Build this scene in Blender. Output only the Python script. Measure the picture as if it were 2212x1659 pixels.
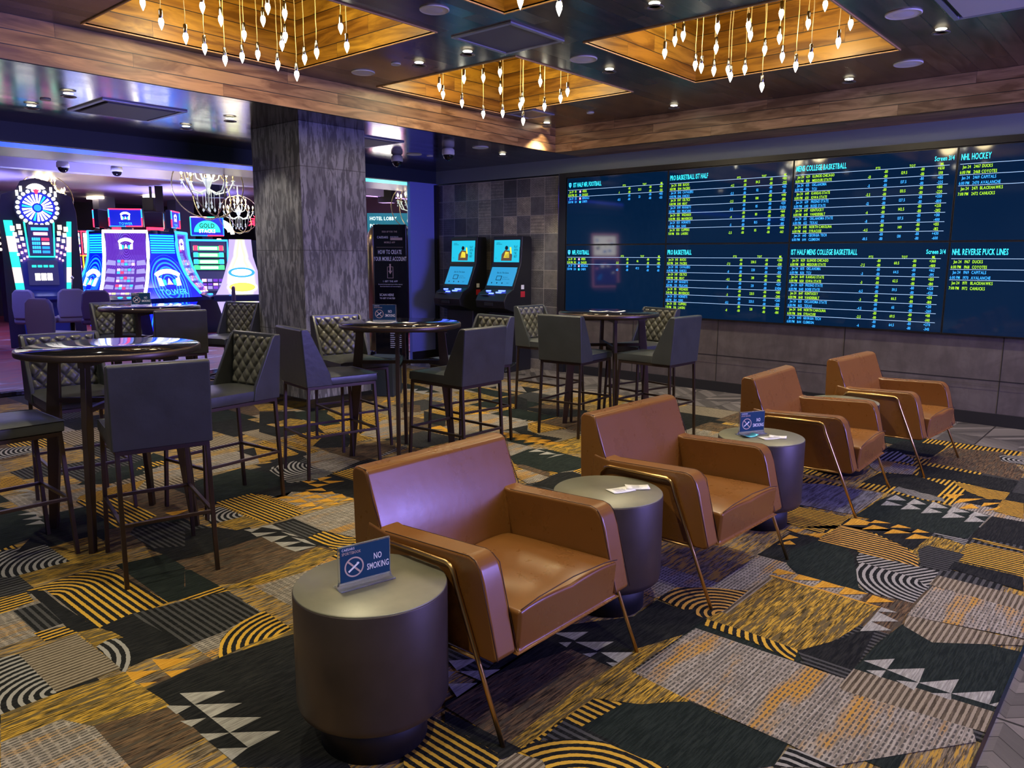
import bpy, bmesh, math, random
from mathutils import Vector, Matrix
C = bpy.context.scene.collection
for o in list(bpy.data.objects): bpy.data.objects.remove(o)
PI = math.pi
rad = math.radians
# ---------------- camera, world, exposure ----------------
yaw, pitch, roll = 0.717519574, 0.163732245, -0.004397390
fw = Vector((-math.sin(yaw)*math.cos(pitch), math.cos(yaw)*math.cos(pitch), -math.sin(pitch)))
rt = Vector((math.cos(yaw), math.sin(yaw), 0)); dn = fw.cross(rt)
cr, sr = math.cos(roll), math.sin(roll)
R_ = rt*cr + dn*sr; D_ = -rt*sr + dn*cr
cam = bpy.data.objects.new('camera', bpy.data.cameras.new('camera')); C.objects.link(cam)
cam.matrix_world = Matrix(((R_.x, -D_.x, -fw.x, 0), (R_.y, -D_.y, -fw.y, 0), (R_.z, -D_.z, -fw.z, 1.6), (0, 0, 0, 1)))
cam.data.sensor_width = 36; cam.data.lens = 1652.74/2212*36; cam.data.clip_end = 200
bpy.context.scene.camera = cam
vs = bpy.context.scene.view_settings
vs.view_transform = 'Standard'; vs.look = 'None'; vs.gamma = 1; vs.use_curve_mapping = False
vs.exposure = 1.1
w = bpy.data.worlds.new('world'); bpy.context.scene.world = w; w.use_nodes = True
w.node_tree.nodes['Background'].inputs[0].default_value = (0.26, 0.26, 0.30, 1)
w.node_tree.nodes['Background'].inputs[1].default_value = 0.36

def lamp(name, kind, loc, energy, color, parent=None, target=None, **kw):
    d = bpy.data.lights.new(name, kind); d.energy = energy; d.color = color
    for k, v in kw.items(): setattr(d, k, v)
    o = bpy.data.objects.new(name, d); C.objects.link(o); o.location = loc
    if target is not None:
        o.rotation_euler = (Vector(target)-Vector(loc)).to_track_quat('-Z', 'Y').to_euler()
    if parent: o.parent = parent
    return o
# light from blue video walls at right, then unseen casino fill spots added
lamp('blue_hall_light', 'AREA', (4.2, 5.6, 2.1), 225, (0.30, 0.26, 1.0), target=(-3.5, 4.6, 0.9), size=3.2, size_y=.8, shape='RECTANGLE')
for i_, (x_, y_, z_, e_, c_) in enumerate(((-13.2, 3.0, 1.9, 60, (.22, .24, 1)), (-13.6, 7.6, 1.9, 60, (.25, .25, 1)), (-17.5, 4.0, 2.3, 90, (.32, .30, 1)), (-18.0, 8.6, 2.3, 90, (.34, .30, 1)), (-11.3, 4.6, 2.2, 35, (.3, .3, 1)), (-12.2, 10.2, 2.2, 50, (.6, .3, .9)), (-11.0, 1.0, 1.8, 60, (.25, .25, 1)))):
    lamp('casino_uplight', 'SPOT', (x_, y_, z_-.3), e_*2.2, c_, target=(x_, y_, 5), spot_size=rad(125), spot_blend=.5, shadow_soft_size=.05)  # added fill aimed up to brighten the casino ceiling, no fixture there
    lamp('casino_downlight', 'SPOT', (x_, y_, z_+.4), e_*1.0, c_, target=(x_, y_, 0), spot_size=rad(125), spot_blend=.5, shadow_soft_size=.05)  # added fill aimed down at the casino floor and machines

# ---------------- mesh builder ----------------
class MB:
    def __init__(s): s.v = []; s.f = []; s.m = []; s.uv = {}; s.sm = []
    def add(s, vs_, fs, m=0, smooth=False):
        b = len(s.v); s.v += [tuple(p) for p in vs_]
        for f in fs: s.f.append([b+i for i in f]); s.m.append(m); s.sm.append(smooth)
        return s
    def box(s, x0, x1, y0, y1, z0, z1, m=0):
        p = [(x, y, z) for z in (z0, z1) for y in (y0, y1) for x in (x0, x1)]
        return s.add(p, [(0, 2, 3, 1), (4, 5, 7, 6), (0, 1, 5, 4), (2, 6, 7, 3), (0, 4, 6, 2), (1, 3, 7, 5)], m)
    def quad(s, a, b, c, d, m=0, uv=None):
        s.add([a, b, c, d], [(0, 1, 2, 3)], m)
        if uv: s.uv[len(s.f)-1] = uv
        return s
    def prism(s, poly, axis, a, b, m=0, smooth=False):
        def P(u, v, t): return (t, u, v) if axis == 'x' else (u, t, v) if axis == 'y' else (u, v, t)
        n = len(poly); p = [P(u, v, a) for u, v in poly]+[P(u, v, b) for u, v in poly]
        fs = [tuple(range(n))[::-1], tuple(range(n, 2*n))]+[(i, (i+1) % n, n+(i+1) % n, n+i) for i in range(n)]
        return s.add(p, fs, m, smooth)
    def beam(s, p0, p1, w_, h_, up=(0, 0, 1), m=0, w1=None, h1=None):
        p0, p1 = Vector(p0), Vector(p1); d = (p1-p0).normalized(); up = Vector(up)
        if abs(d.dot(up)) > .99: up = Vector((0, 1, 0))
        r = d.cross(up).normalized(); u = r.cross(d)
        pts = []
        for p, W_, H_ in ((p0, w_, h_), (p1, w1 or w_, h1 or h_)):
            pts += [p-r*W_/2-u*H_/2, p+r*W_/2-u*H_/2, p+r*W_/2+u*H_/2, p-r*W_/2+u*H_/2]
        return s.add(pts, [(3, 2, 1, 0), (4, 5, 6, 7), (0, 1, 5, 4), (1, 2, 6, 5), (2, 3, 7, 6), (3, 0, 4, 7)], m)
    def tube(s, pts, r, n=8, m=0, closed=False):
        pts = [Vector(p) for p in pts]; N = len(pts); rings = []
        up = Vector((0, 0, 1))
        for i, p in enumerate(pts):
            a = pts[(i-1) % N] if (closed or i > 0) else p
            b = pts[(i+1) % N] if (closed or i < N-1) else p
            d = (b-a).normalized()
            if abs(d.dot(up)) > .95: x = d.cross(Vector((0, 1, 0))).normalized()
            else: x = d.cross(up).normalized()
            if rings and x.dot(prev) < 0: x = -x
            prev = x; y = d.cross(x)
            rr = r[i] if isinstance(r, (list, tuple)) else r
            rings.append([p+(x*math.cos(2*PI*k/n)+y*math.sin(2*PI*k/n))*rr for k in range(n)])
        vs_ = [q for g in rings for q in g]; fs = []
        for i in range(N if closed else N-1):
            j = (i+1) % N
            for k in range(n): fs.append((i*n+k, i*n+(k+1) % n, j*n+(k+1) % n, j*n+k))
        if not closed: fs += [tuple(range(n))[::-1], tuple((N-1)*n+k for k in range(n))]
        return s.add(vs_, fs, m, True)
    def lathe(s, prof, n=32, c=(0, 0, 0), m=0, smooth=True):
        vs_ = []; fs = []
        for r, z in prof:
            for k in range(n):
                a = 2*PI*k/n; vs_.append((c[0]+r*math.cos(a), c[1]+r*math.sin(a), c[2]+z))
        for i in range(len(prof)-1):
            for k in range(n): fs.append((i*n+k, i*n+(k+1) % n, (i+1)*n+(k+1) % n, (i+1)*n+k))
        s.add(vs_, fs, m, smooth)
        b = len(s.v)-len(vs_)
        if prof[0][0] > 1e-4: s.f.append([b+k for k in range(n)][::-1]); s.m.append(m); s.sm.append(False)
        if prof[-1][0] > 1e-4: s.f.append([b+(len(prof)-1)*n+k for k in range(n)]); s.m.append(m); s.sm.append(False)
        return s
    def disc(s, c, nrm, r, m=0, n=24, ry=None):
        nrm = Vector(nrm).normalized(); x = nrm.cross(Vector((0, 0, 1)))
        if x.length < .1: x = Vector((1, 0, 0))
        x.normalize(); y = nrm.cross(x); c = Vector(c); ry = ry or r
        return s.add([c+x*r*math.cos(2*PI*k/n)+y*ry*math.sin(2*PI*k/n) for k in range(n)], [tuple(range(n))], m)
    def text(s, t, o, right, up, size, m=0, xs=1.0, align='L', bold=0):
        o, right, up = Vector(o), Vector(right).normalized(), Vector(up).normalized()
        w_ = sum(glyph(ch)[2] for ch in t)*size*xs
        x = 0 if align == 'L' else (-w_/2 if align == 'C' else -w_)
        for ch in t:
            gv, gf, adv = glyph(ch)
            s.add([o+right*(x+p[0]*size*xs)+up*(p[1]*size) for p in gv], gf, m)
            x += adv*size*xs
        return s
    def xf(s, M_):
        s.v = [tuple(M_ @ Vector(p)) for p in s.v]; return s
    def build(s, name, mats, parent=None, bevel=0, seg=2, smooth=None, loc=None, ang=40):
        me = bpy.data.meshes.new(name); me.from_pydata(s.v, [], s.f)
        if not isinstance(mats, (list, tuple)): mats = [mats]
        for q in mats: me.materials.append(q)
        me.polygons.foreach_set('material_index', s.m)
        me.polygons.foreach_set('use_smooth', [bool(bevel) or (smooth if smooth is not None else q) for q in s.sm])
        if s.uv:
            l = me.uv_layers.new(name='UVMap').data
            for fi, uv in s.uv.items():
                for k, li in enumerate(me.polygons[fi].loop_indices): l[li].uv = uv[k]
        me.update()
        o = bpy.data.objects.new(name, me); C.objects.link(o)
        if bevel:
            b = o.modifiers.new('bevel', 'BEVEL'); b.width = bevel; b.segments = seg; b.limit_method = 'ANGLE'; b.angle_limit = rad(ang); b.harden_normals = True
        if parent: o.parent = parent
        if loc: o.location = loc
        return o
_gl = {}
_tc = bpy.data.curves.new('txt', 'FONT'); _to = bpy.data.objects.new('txt', _tc); C.objects.link(_to)
_tc.resolution_u = 2; _tc.offset = 0.012
def glyph(ch):
    if ch in _gl: return _gl[ch]
    if ch == ' ': _gl[ch] = ([], [], .3); return _gl[ch]
    _tc.body = ch; bpy.context.view_layer.update()
    me = bpy.data.meshes.new_from_object(_to.evaluated_get(bpy.context.evaluated_depsgraph_get()))
    gv = [(p.co.x, p.co.y, 0) for p in me.vertices]; gf = [tuple(p.vertices) for p in me.polygons]
    x0 = min(p[0] for p in gv); x1 = max(p[0] for p in gv)
    _gl[ch] = ([(p[0]-x0+.04, p[1], 0) for p in gv], gf, x1-x0+.11); bpy.data.meshes.remove(me)
    return _gl[ch]
for _c in "ABCDEFGHIJKLMNOPQRSTUVWXYZabcdefghijklmnopqrstuvwxyz0123456789+-./:'": glyph(_c)
bpy.data.objects.remove(_to)

def tag(o, label=None, cat=None, group=None, kind=None):
    if label: o['label'] = label
    if cat: o['category'] = cat
    if group: o['group'] = group
    if kind: o['kind'] = kind
    return o
def thing(name, label, cat, loc=(0, 0, 0), rz=0, group=None):
    o = bpy.data.objects.new(name, None); C.objects.link(o); o.empty_display_size = .1
    o.location = loc; o.rotation_euler = (0, 0, rz); return tag(o, label, cat, group)
def dup(o, loc=None, rz=None, label=None, parent=None):
    c = o.copy(); C.objects.link(c)
    if parent: c.parent = parent
    if loc is not None: c.location = loc
    if rz is not None: c.rotation_euler = (0, 0, rz)
    if label: c['label'] = label
    for ch in list(o.children): dup(ch, parent=c)
    return c
def struct(o): o['kind'] = 'structure'; return o

# ---------------- materials ----------------
class NT:
    def __init__(s, name):
        s.mat = bpy.data.materials.new(name); s.mat.use_nodes = True; s.t = s.mat.node_tree
        s.b = s.t.nodes['Principled BSDF']
    def n(s, typ, **kw):
        x = s.t.nodes.new(typ)
        for k, v in kw.items(): setattr(x, k, v)
        return x
    def set(s, sock, v):
        if isinstance(v, bpy.types.NodeSocket): s.t.links.new(v, sock)
        elif isinstance(v, (tuple, list)) and len(v) == 3 and sock.type == 'RGBA': sock.default_value = (*v, 1)
        else: sock.default_value = v
    def m(s, op, a, b=0.0, c=None):
        x = s.n('ShaderNodeMath', operation=op); s.set(x.inputs[0], a); s.set(x.inputs[1], b)
        if c is not None: s.set(x.inputs[2], c)
        return x.outputs[0]
    def mix(s, f, a, b, bt='MIX'):
        x = s.n('ShaderNodeMix', data_type='RGBA', blend_type=bt); s.set(x.inputs[0], f); s.set(x.inputs[6], a); s.set(x.inputs[7], b)
        return x.outputs[2]
    def coord(s, which='Object'):
        return s.n('ShaderNodeTexCoord').outputs[which]
    def xyz(s, v):
        x = s.n('ShaderNodeSeparateXYZ'); s.t.links.new(v, x.inputs[0]); return x.outputs
    def comb(s, a, b, c=0.0):
        x = s.n('ShaderNodeCombineXYZ'); s.set(x.inputs[0], a); s.set(x.inputs[1], b); s.set(x.inputs[2], c); return x.outputs[0]
    def scale(s, v, sc):
        x = s.n('ShaderNodeVectorMath', operation='MULTIPLY'); s.t.links.new(v, x.inputs[0]); x.inputs[1].default_value = sc; return x.outputs[0]
    def noise(s, v, sc, det=3, rough=.6, dist=0):
        x = s.n('ShaderNodeTexNoise'); s.t.links.new(v, x.inputs['Vector']); x.inputs['Scale'].default_value = sc
        x.inputs['Detail'].default_value = det; x.inputs['Roughness'].default_value = rough; x.inputs['Distortion'].default_value = dist
        return x.outputs[0]
    def ramp(s, f, stops):
        x = s.n('ShaderNodeValToRGB'); s.t.links.new(f, x.inputs[0]); e = x.color_ramp.elements
        while len(e) < len(stops): e.new(.5)
        for q, (p, c_) in zip(e, stops):
            q.position = p; q.color = (*c_, 1) if len(c_) == 3 else c_
        return x.outputs[0]
    def white(s, v):
        x = s.n('ShaderNodeTexWhiteNoise', noise_dimensions='3D'); s.t.links.new(v, x.inputs[0]); return x.outputs
    def bump(s, h, st=.3, d=.01):
        x = s.n('ShaderNodeBump'); x.inputs['Strength'].default_value = st; x.inputs['Distance'].default_value = d
        s.t.links.new(h, x.inputs['Height']); s.t.links.new(x.outputs[0], s.b.inputs['Normal'])
    def out(s, col=None, rough=None, metal=None, em=None, es=None, **kw):
        I = s.b.inputs
        if col is not None: s.set(I['Base Color'], col)
        if rough is not None: s.set(I['Roughness'], rough)
        if metal is not None: s.set(I['Metallic'], metal)
        if em is not None: s.set(I['Emission Color'], em)
        if es is not None: s.set(I['Emission Strength'], es)
        for k, v in kw.items(): s.set(I[k], v)
        return s.mat
def simple(name, col, rough=.5, metal=0, em=None, es=0, **kw):
    return NT(name).out(col, rough, metal, em, es, **kw)
def glow(name, col, st): return simple(name, (0.02, 0.02, 0.02), .5, 0, col, st)

def wood(name, along, across, width, length, cols, rough=.4, gloss_v=.1, spec=.5, off=0.0, grain=1.0):
    n = NT(name); P_ = n.xyz(n.coord()); a, c = P_['XYZ'.index(along)], P_['XYZ'.index(across)]
    third = [i for i in range(3) if i not in ('XYZ'.index(along), 'XYZ'.index(across))][0]
    row = n.m('FLOOR', n.m('DIVIDE', n.m('ADD', c, off), width))
    sh = n.white(n.comb(row, 3.1, 7.7))[0]
    cell = n.m('FLOOR', n.m('DIVIDE', n.m('ADD', a, n.m('MULTIPLY', sh, length*3)), length))
    rnd = n.white(n.comb(row, cell, 1.3))[0]; rnd2 = n.white(n.comb(cell, row, 9.3))[0]
    g = n.comb(n.m('MULTIPLY', a, 1.1), n.m('ADD', n.m('MULTIPLY', c, 7.0), n.m('MULTIPLY', rnd, 57.0)), n.m('MULTIPLY', rnd, 31.0))
    gr = n.noise(g, 1.5*grain, 4, .55, 1.1); fine = n.noise(n.scale(g, (1.0, 7.0, 1.0)), 3.0, 3, .7)
    base = n.ramp(rnd, [(i/(len(cols)-1), q) for i, q in enumerate(cols)])
    dark = n.mix(n.ramp(gr, [(.40, (1, 1, 1)), (.62, (0, 0, 0))]), n.mix(1.0, base, (.42, .36, .32), 'MULTIPLY'), base)
    col = n.mix(n.m('MULTIPLY', fine, .5), dark, n.mix(1.0, dark, (.6, .55, .5), 'MULTIPLY'))
    fr = n.m('FRACT', n.m('DIVIDE', n.m('ADD', c, off), width))
    edge = n.m('LESS_THAN', n.m('MINIMUM', fr, n.m('SUBTRACT', 1.0, fr)), .0032/width)
    fa = n.m('FRACT', n.m('DIVIDE', n.m('ADD', a, n.m('MULTIPLY', sh, length*3)), length))
    edge = n.m('MAXIMUM', edge, n.m('LESS_THAN', fa, .002/length))
    col = n.mix(edge, col, (.012, .009, .007))
    n.bump(n.m('SUBTRACT', n.m('MULTIPLY', gr, .35), n.m('MULTIPLY', edge, 1.0)), .35, .003)
    return n.out(col, n.m('ADD', rough-.06, n.m('MULTIPLY', rnd2, gloss_v)), **{'Specular IOR Level': spec})
M = {}
M['fascia_y'] = wood('walnut_fascia_y', 'Y', 'Z', .102, 1.9, [(.26, .14, .06), (.60, .33, .13), (.42, .23, .10), (.70, .42, .18), (.34, .18, .08)], .42, off=-2.93)
M['fascia_x'] = wood('walnut_fascia_x', 'X', 'Z', .102, 1.9, [(.30, .18, .09), (.52, .31, .15), (.38, .24, .13), (.58, .37, .20), (.32, .19, .10)], .45, off=-2.93)
M['strip_x'] = wood('walnut_strip_x', 'X', 'Y', .3, 2.2, [(.48, .27, .12), (.38, .22, .11)], .45)
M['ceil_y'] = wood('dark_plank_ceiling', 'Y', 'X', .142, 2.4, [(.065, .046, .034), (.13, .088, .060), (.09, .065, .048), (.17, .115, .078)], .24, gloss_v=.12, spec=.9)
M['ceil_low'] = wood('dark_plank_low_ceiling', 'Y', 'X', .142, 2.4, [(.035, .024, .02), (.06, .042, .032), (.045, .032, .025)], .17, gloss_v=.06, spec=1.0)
M['coffer_y'] = wood('honey_planks_y', 'Y', 'Z', .14, 1.4, [(.48, .235, .020), (.60, .34, .035), (.38, .17, .016), (.54, .28, .025)], .38)
M['coffer_x'] = wood('honey_planks_x', 'X', 'Z', .14, 1.4, [(.48, .235, .020), (.60, .34, .035), (.38, .17, .016), (.54, .28, .025)], .38)
M['trim_gold'] = simple('coffer_edge', (.60, .36, .15), .4)

def leather(name, col, rough, var=.25, bump=.15):
    n = NT(name); P_ = n.coord()
    a = n.noise(P_, 7, 4, .6); f = n.noise(P_, 260, 2, .5)
    c = n.mix(n.m('MULTIPLY', n.ramp(a, [(.35, (0, 0, 0)), (.7, (1, 1, 1))]), var), col, tuple(min(1, q*1.9) for q in col))
    h = n.m('ADD', n.m('MULTIPLY', f, .12), n.m('MULTIPLY', n.noise(P_, 22, 3, .5), .8))
    n.bump(h, bump, .006)
    return n.out(c, n.m('ADD', rough-.08, n.m('MULTIPLY', a, .16)), **{'Specular IOR Level': .55})
M['cognac'] = leather('cognac_leather', (.205, .084, .018), .29, .06, .08)
M['grey_leather'] = leather('charcoal_grey_leather', (.036, .040, .042), .34, .3, .2)
M['grey_quilt'] = leather('quilted_grey_leather', (.085, .085, .068), .33, .3, .15)
M['brass'] = simple('brushed_brass', (.62, .40, .16), .28, 1)
M['bronze'] = simple('dark_bronze_metal', (.09, .065, .055), .38, .85)
M['seam'] = simple('leather_seam', (.05, .018, .008), .7)
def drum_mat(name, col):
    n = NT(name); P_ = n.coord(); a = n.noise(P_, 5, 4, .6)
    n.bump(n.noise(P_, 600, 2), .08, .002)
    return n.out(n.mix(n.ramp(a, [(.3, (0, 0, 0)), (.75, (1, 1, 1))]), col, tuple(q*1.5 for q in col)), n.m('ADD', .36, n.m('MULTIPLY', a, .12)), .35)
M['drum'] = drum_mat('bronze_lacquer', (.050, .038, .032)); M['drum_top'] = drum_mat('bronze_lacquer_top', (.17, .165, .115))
M['black'] = simple('matt_black', (.012, .012, .013), .5); M['black_gloss'] = simple('gloss_black', (.008, .008, .010), .06)
M['rubber'] = simple('black_plinth', (.006, .006, .007), .6)
M['steel'] = simple('polished_steel', (.6, .6, .6), .15, 1)
M['white'] = simple('white_paint', (.75, .75, .75), .5); M['paper'] = simple('paper', (.82, .82, .78), .6)
M['bulb'] = glow('bulb_glow', (1.0, .93, .72), 9); M['bulb_base'] = simple('frosted_bulb_collar', (.8, .8, .72), .3, 0, (1, .9, .65), 3.0)
M['cord'] = simple('gold_cord', (.55, .42, .16), .4, .3, (1, .75, .3), .12)
M['socket'] = simple('dark_chrome_socket', (.22, .22, .22), .18, 1)
M['acrylic'] = simple('clear_acrylic', (.9, .95, 1), .04, 0, **{'Transmission Weight': .92, 'IOR': 1.25})
M['sign_blue'] = simple('sign_navy', (.010, .050, .105), .55, **{'Specular IOR Level': .2})
M['sign_white'] = simple('sign_white', (.85, .87, .85), .5); M['sign_tan'] = simple('sign_tan', (.55, .42, .33), .5)
M['frame_dark'] = simple('dark_frame', (.02, .022, .025), .35, .3)
M['navy'] = simple('navy_paint', (.016, .026, .050), .55); M['slate'] = simple('slate_paint', (.20, .25, .26), .6)
M['bluewall'] = simple('blue_lit_paint', (.22, .27, .75), .5)  # even blue base colour of the jamb wall
M['speaker'] = simple('speaker_mesh', (.70, .72, .85), .6); M['dl_ring'] = simple('downlight_ring', (.25, .22, .18), .4, .5)
M['dl_lens'] = glow('downlight_lens', (1, .93, .72), 14)
M['grille'] = simple('diffuser_panel', (.13, .13, .19), .55); M['grille_rim'] = simple('diffuser_rim', (.35, .37, .50), .4, .4)

def concrete(name, c0, c1, sx, sc, seam=None, thr=(.42, .58)):
    n = NT(name); P_ = n.coord(); v = n.scale(P_, sx)
    a = n.noise(v, sc, 6, .62, .5); b = n.noise(n.scale(P_, (1, 1, .35)), sc*4, 4, .6)
    col = n.mix(n.ramp(a, [(thr[0], (0, 0, 0)), (thr[1], (1, 1, 1))]), c0, c1)
    col = n.mix(n.ramp(b, [(.4, (0, 0, 0)), (.65, (.45, .45, .45))]), col, tuple(q*.55 for q in c0))
    if seam:
        z = n.xyz(P_)[2]; fr = n.m('FRACT', n.m('DIVIDE', z, seam)); e = n.m('LESS_THAN', fr, .012)
        col = n.mix(n.m('MULTIPLY', e, .6), col, (.03, .03, .035))
    n.bump(n.m('ADD', a, n.m('MULTIPLY', b, .5)), .3, .01)
    return n.out(col, .62)
M['column'] = concrete('streaked_concrete_panel', (.080, .083, .100), (.24, .245, .285), (17, 17, 3.4), 1.5, .83, (.46, .55))
M['wallconc'] = concrete('board_marked_wall', (.085, .070, .066), (.115, .097, .09), (1.2, 1, 1.6), 2.2, None)
def tilewall():
    n = NT('patterned_patchwork_tiles'); P_ = n.xyz(n.coord()); T = .2565
    u = n.m('DIVIDE', n.m('ADD', P_[0], 9.20), T); v = n.m('DIVIDE', n.m('ADD', P_[2], .115), T)
    cu, cv = n.m('FLOOR', u), n.m('FLOOR', v); fu, fv = n.m('FRACT', u), n.m('FRACT', v)
    r1 = n.white(n.comb(cu, cv, .5))[0]; r2 = n.white(n.comb(cv, cu, 4.5))[0]; r3 = n.white(n.comb(cu, cv, 8.5))[0]
    def lt(a, b): return n.m('LESS_THAN', a, b)
    S = 9.0
    chk = n.m('GREATER_THAN', n.m('MULTIPLY', n.m('SINE', n.m('MULTIPLY', fu, S*PI*2)), n.m('SINE', n.m('MULTIPLY', fv, S*PI*2))), 0.25)
    zig = n.m('GREATER_THAN', n.m('SINE', n.m('MULTIPLY', n.m('ADD', fv, n.m('MULTIPLY', n.m('ABSOLUTE', n.m('SUBTRACT', n.m('FRACT', n.m('MULTIPLY', fu, 5)), .5)), .3)), 50)), 0.1)
    dots = n.m('LESS_THAN', n.m('ADD', n.m('POWER', n.m('SUBTRACT', n.m('FRACT', n.m('MULTIPLY', fu, 8)), .5), 2.0), n.m('POWER', n.m('SUBTRACT', n.m('FRACT', n.m('MULTIPLY', fv, 8)), .5), 2.0)), .07)
    weave = n.m('GREATER_THAN', n.m('SINE', n.m('MULTIPLY', fu, 60)), n.m('SINE', n.m('MULTIPLY', fv, 34)))
    pat = n.mix(lt(r2, .22), n.mix(lt(r2, .42), n.mix(lt(r2, .6), n.mix(lt(r2, .75), (0.0, 0.0, 0.0), weave), dots), zig), chk)
    base = n.ramp(r1, [(0, (.06, .06, .07)), (.5, (.16, .16, .18)), (.85, (.27, .25, .22)), (1, (.50, .46, .38))])
    lt2 = n.mix(1.0, base, (2.4, 2.3, 2.1), 'MULTIPLY')
    ns = n.noise(n.coord(), 26, 5, .7)
    col = n.mix(n.m('MULTIPLY', pat, n.m('MULTIPLY', n.ramp(ns, [(.3, (0, 0, 0)), (.6, (1, 1, 1))]), .8)), base, lt2)
    col = n.mix(n.ramp(n.noise(n.coord(), 9, 5, .7), [(.35, (.5, .5, .5)), (.7, (0, 0, 0))]), col, (.035, .035, .04))
    e = n.m('MAXIMUM', n.m('MAXIMUM', lt(fu, .012), lt(fv, .012)), n.m('MAXIMUM', n.m('GREATER_THAN', fu, .988), n.m('GREATER_THAN', fv, .988)))
    col = n.mix(e, col, (.42, .40, .38))
    return n.out(col, .4)
M['tiles'] = tilewall()

# ---- carpet materials: yarn streaks run along Y ----
def yarn(name, c0, c1, c2=None, mode='streak', pc=None, bg=None):
    n = NT(name); P_ = n.coord(); p = n.xyz(P_)
    v = n.scale(P_, (130, 9, 1)); s1 = n.noise(v, 1.0, 3, .7); big = n.noise(n.scale(P_, (9, 1.6, 1)), 1.0, 4, .65)
    fine = n.noise(P_, 420, 2, .6)
    col = n.mix(n.ramp(s1, [(.42, (0, 0, 0)), (.6, (1, 1, 1))]), c0, c1)
    if c2: col = n.mix(n.ramp(n.noise(n.scale(P_, (60, 5, 1)), 1.0, 4, .7), [(.50, (0, 0, 0)), (.56, (1, 1, 1))]), col, c2)
    if mode in ('stripe', 'arc', 'ring'):
        q = n.xyz(n.n('ShaderNodeUVMap').outputs[0])
        r = n.m('SQRT', n.m('ADD', n.m('POWER', q[0], 2.0), n.m('POWER', n.m('MINIMUM', q[1], 0.0), 2.0))) if mode == 'arc' else (n.m('SQRT', n.m('ADD', n.m('POWER', q[0], 2.0), n.m('POWER', q[1], 2.0))) if mode == 'ring' else q[0])
        r = n.m('ADD', r, n.m('MULTIPLY', n.m('SUBTRACT', n.noise(P_, 60, 2), .5), .22))
        k = n.m('LESS_THAN', n.m('FRACT', r), .46)
        colp = n.mix(fine, tuple(x*.75 for x in pc), tuple(min(1, x*1.25) for x in pc))
        col = n.mix(k, col, colp)
    if mode == 'weave':
        wob = n.noise(n.scale(P_, (14, 3, 1)), 1.0, 3, .6); k = n.m('GREATER_THAN', n.m('ADD', n.m('MULTIPLY', n.m('SINE', n.m('MULTIPLY', n.m('ADD', p[0], n.m('MULTIPLY', n.m('SUBTRACT', fine, .5), .008)), 2*PI/.0165)), n.m('ADD', 1.3, n.m('SINE', n.m('MULTIPLY', n.m('ADD', p[1], n.m('MULTIPLY', wob, .05)), 2*PI/.034)))), n.m('MULTIPLY', n.m('SUBTRACT', wob, .5), 2.4)), .55)
        col = n.mix(k, n.mix(n.ramp(big, [(.52, (0, 0, 0)), (.64, (1, 1, 1))]), col, (.50, .27, .05)), (.09, .085, .075))
    col = n.mix(n.m('MULTIPLY', fine, .55), col, n.mix(1.0, col, (.45, .45, .45), 'MULTIPLY'))
    n.bump(n.m('ADD', fine, s1), .5, .006)
    return n.out(col, .95, **{'Specular IOR Level': .15})
CM = {}
DK = ((.005, .006, .006), (.020, .021, .020)); GOLD = (.66, .39, .045); GREY = (.36, .35, .32); ORG = (.62, .34, .07)
CM['base'] = yarn('carpet_heather_field', (.055, .044, .028), (.30, .24, .16), (.50, .30, .05))
CM['dark'] = yarn('carpet_charcoal', (.005, .006, .007), (.022, .023, .022))
CM['green'] = yarn('carpet_pine_black', (.007, .012, .010), (.022, .031, .026))
CM['gold'] = yarn('carpet_gold_heather', (.035, .028, .010), (.66, .40, .05), (.13, .10, .045))
CM['beige'] = yarn('carpet_beige_weave', (.22, .19, .15), (.42, .38, .32), None, 'weave')
CM['brown'] = yarn('carpet_brown_heather', (.025, .017, .012), (.20, .125, .065), (.08, .065, .045))
CM['blueg'] = yarn('carpet_grey_blend', (.20, .20, .20), (.34, .33, .32), (.12, .11, .10))
for k_, pc in (('G', GOLD), ('D', (.075, .075, .075)), ('B', (.33, .28, .20)), ('W', GREY), ('O', ORG)):
    bgc = DK if k_ != 'B' else ((.07, .055, .035), (.15, .12, .08))
    CM['stripe'+k_] = yarn('carpet_stripe_'+k_, bgc[0], bgc[1], None, 'stripe', pc)
    CM['ring'+k_] = yarn('carpet_ring_'+k_, bgc[0], bgc[1], None, 'ring', pc)
    CM['arc'+k_] = yarn('carpet_arc_'+k_, bgc[0], bgc[1], None, 'arc', pc)
CM['triG'] = yarn('carpet_triangle_gold', (.52, .25, .02), (.74, .40, .05)); CM['lineG'] = CM['triG']
CM['triW'] = yarn('carpet_triangle_grey', (.26, .255, .23), (.44, .43, .39))
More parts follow.
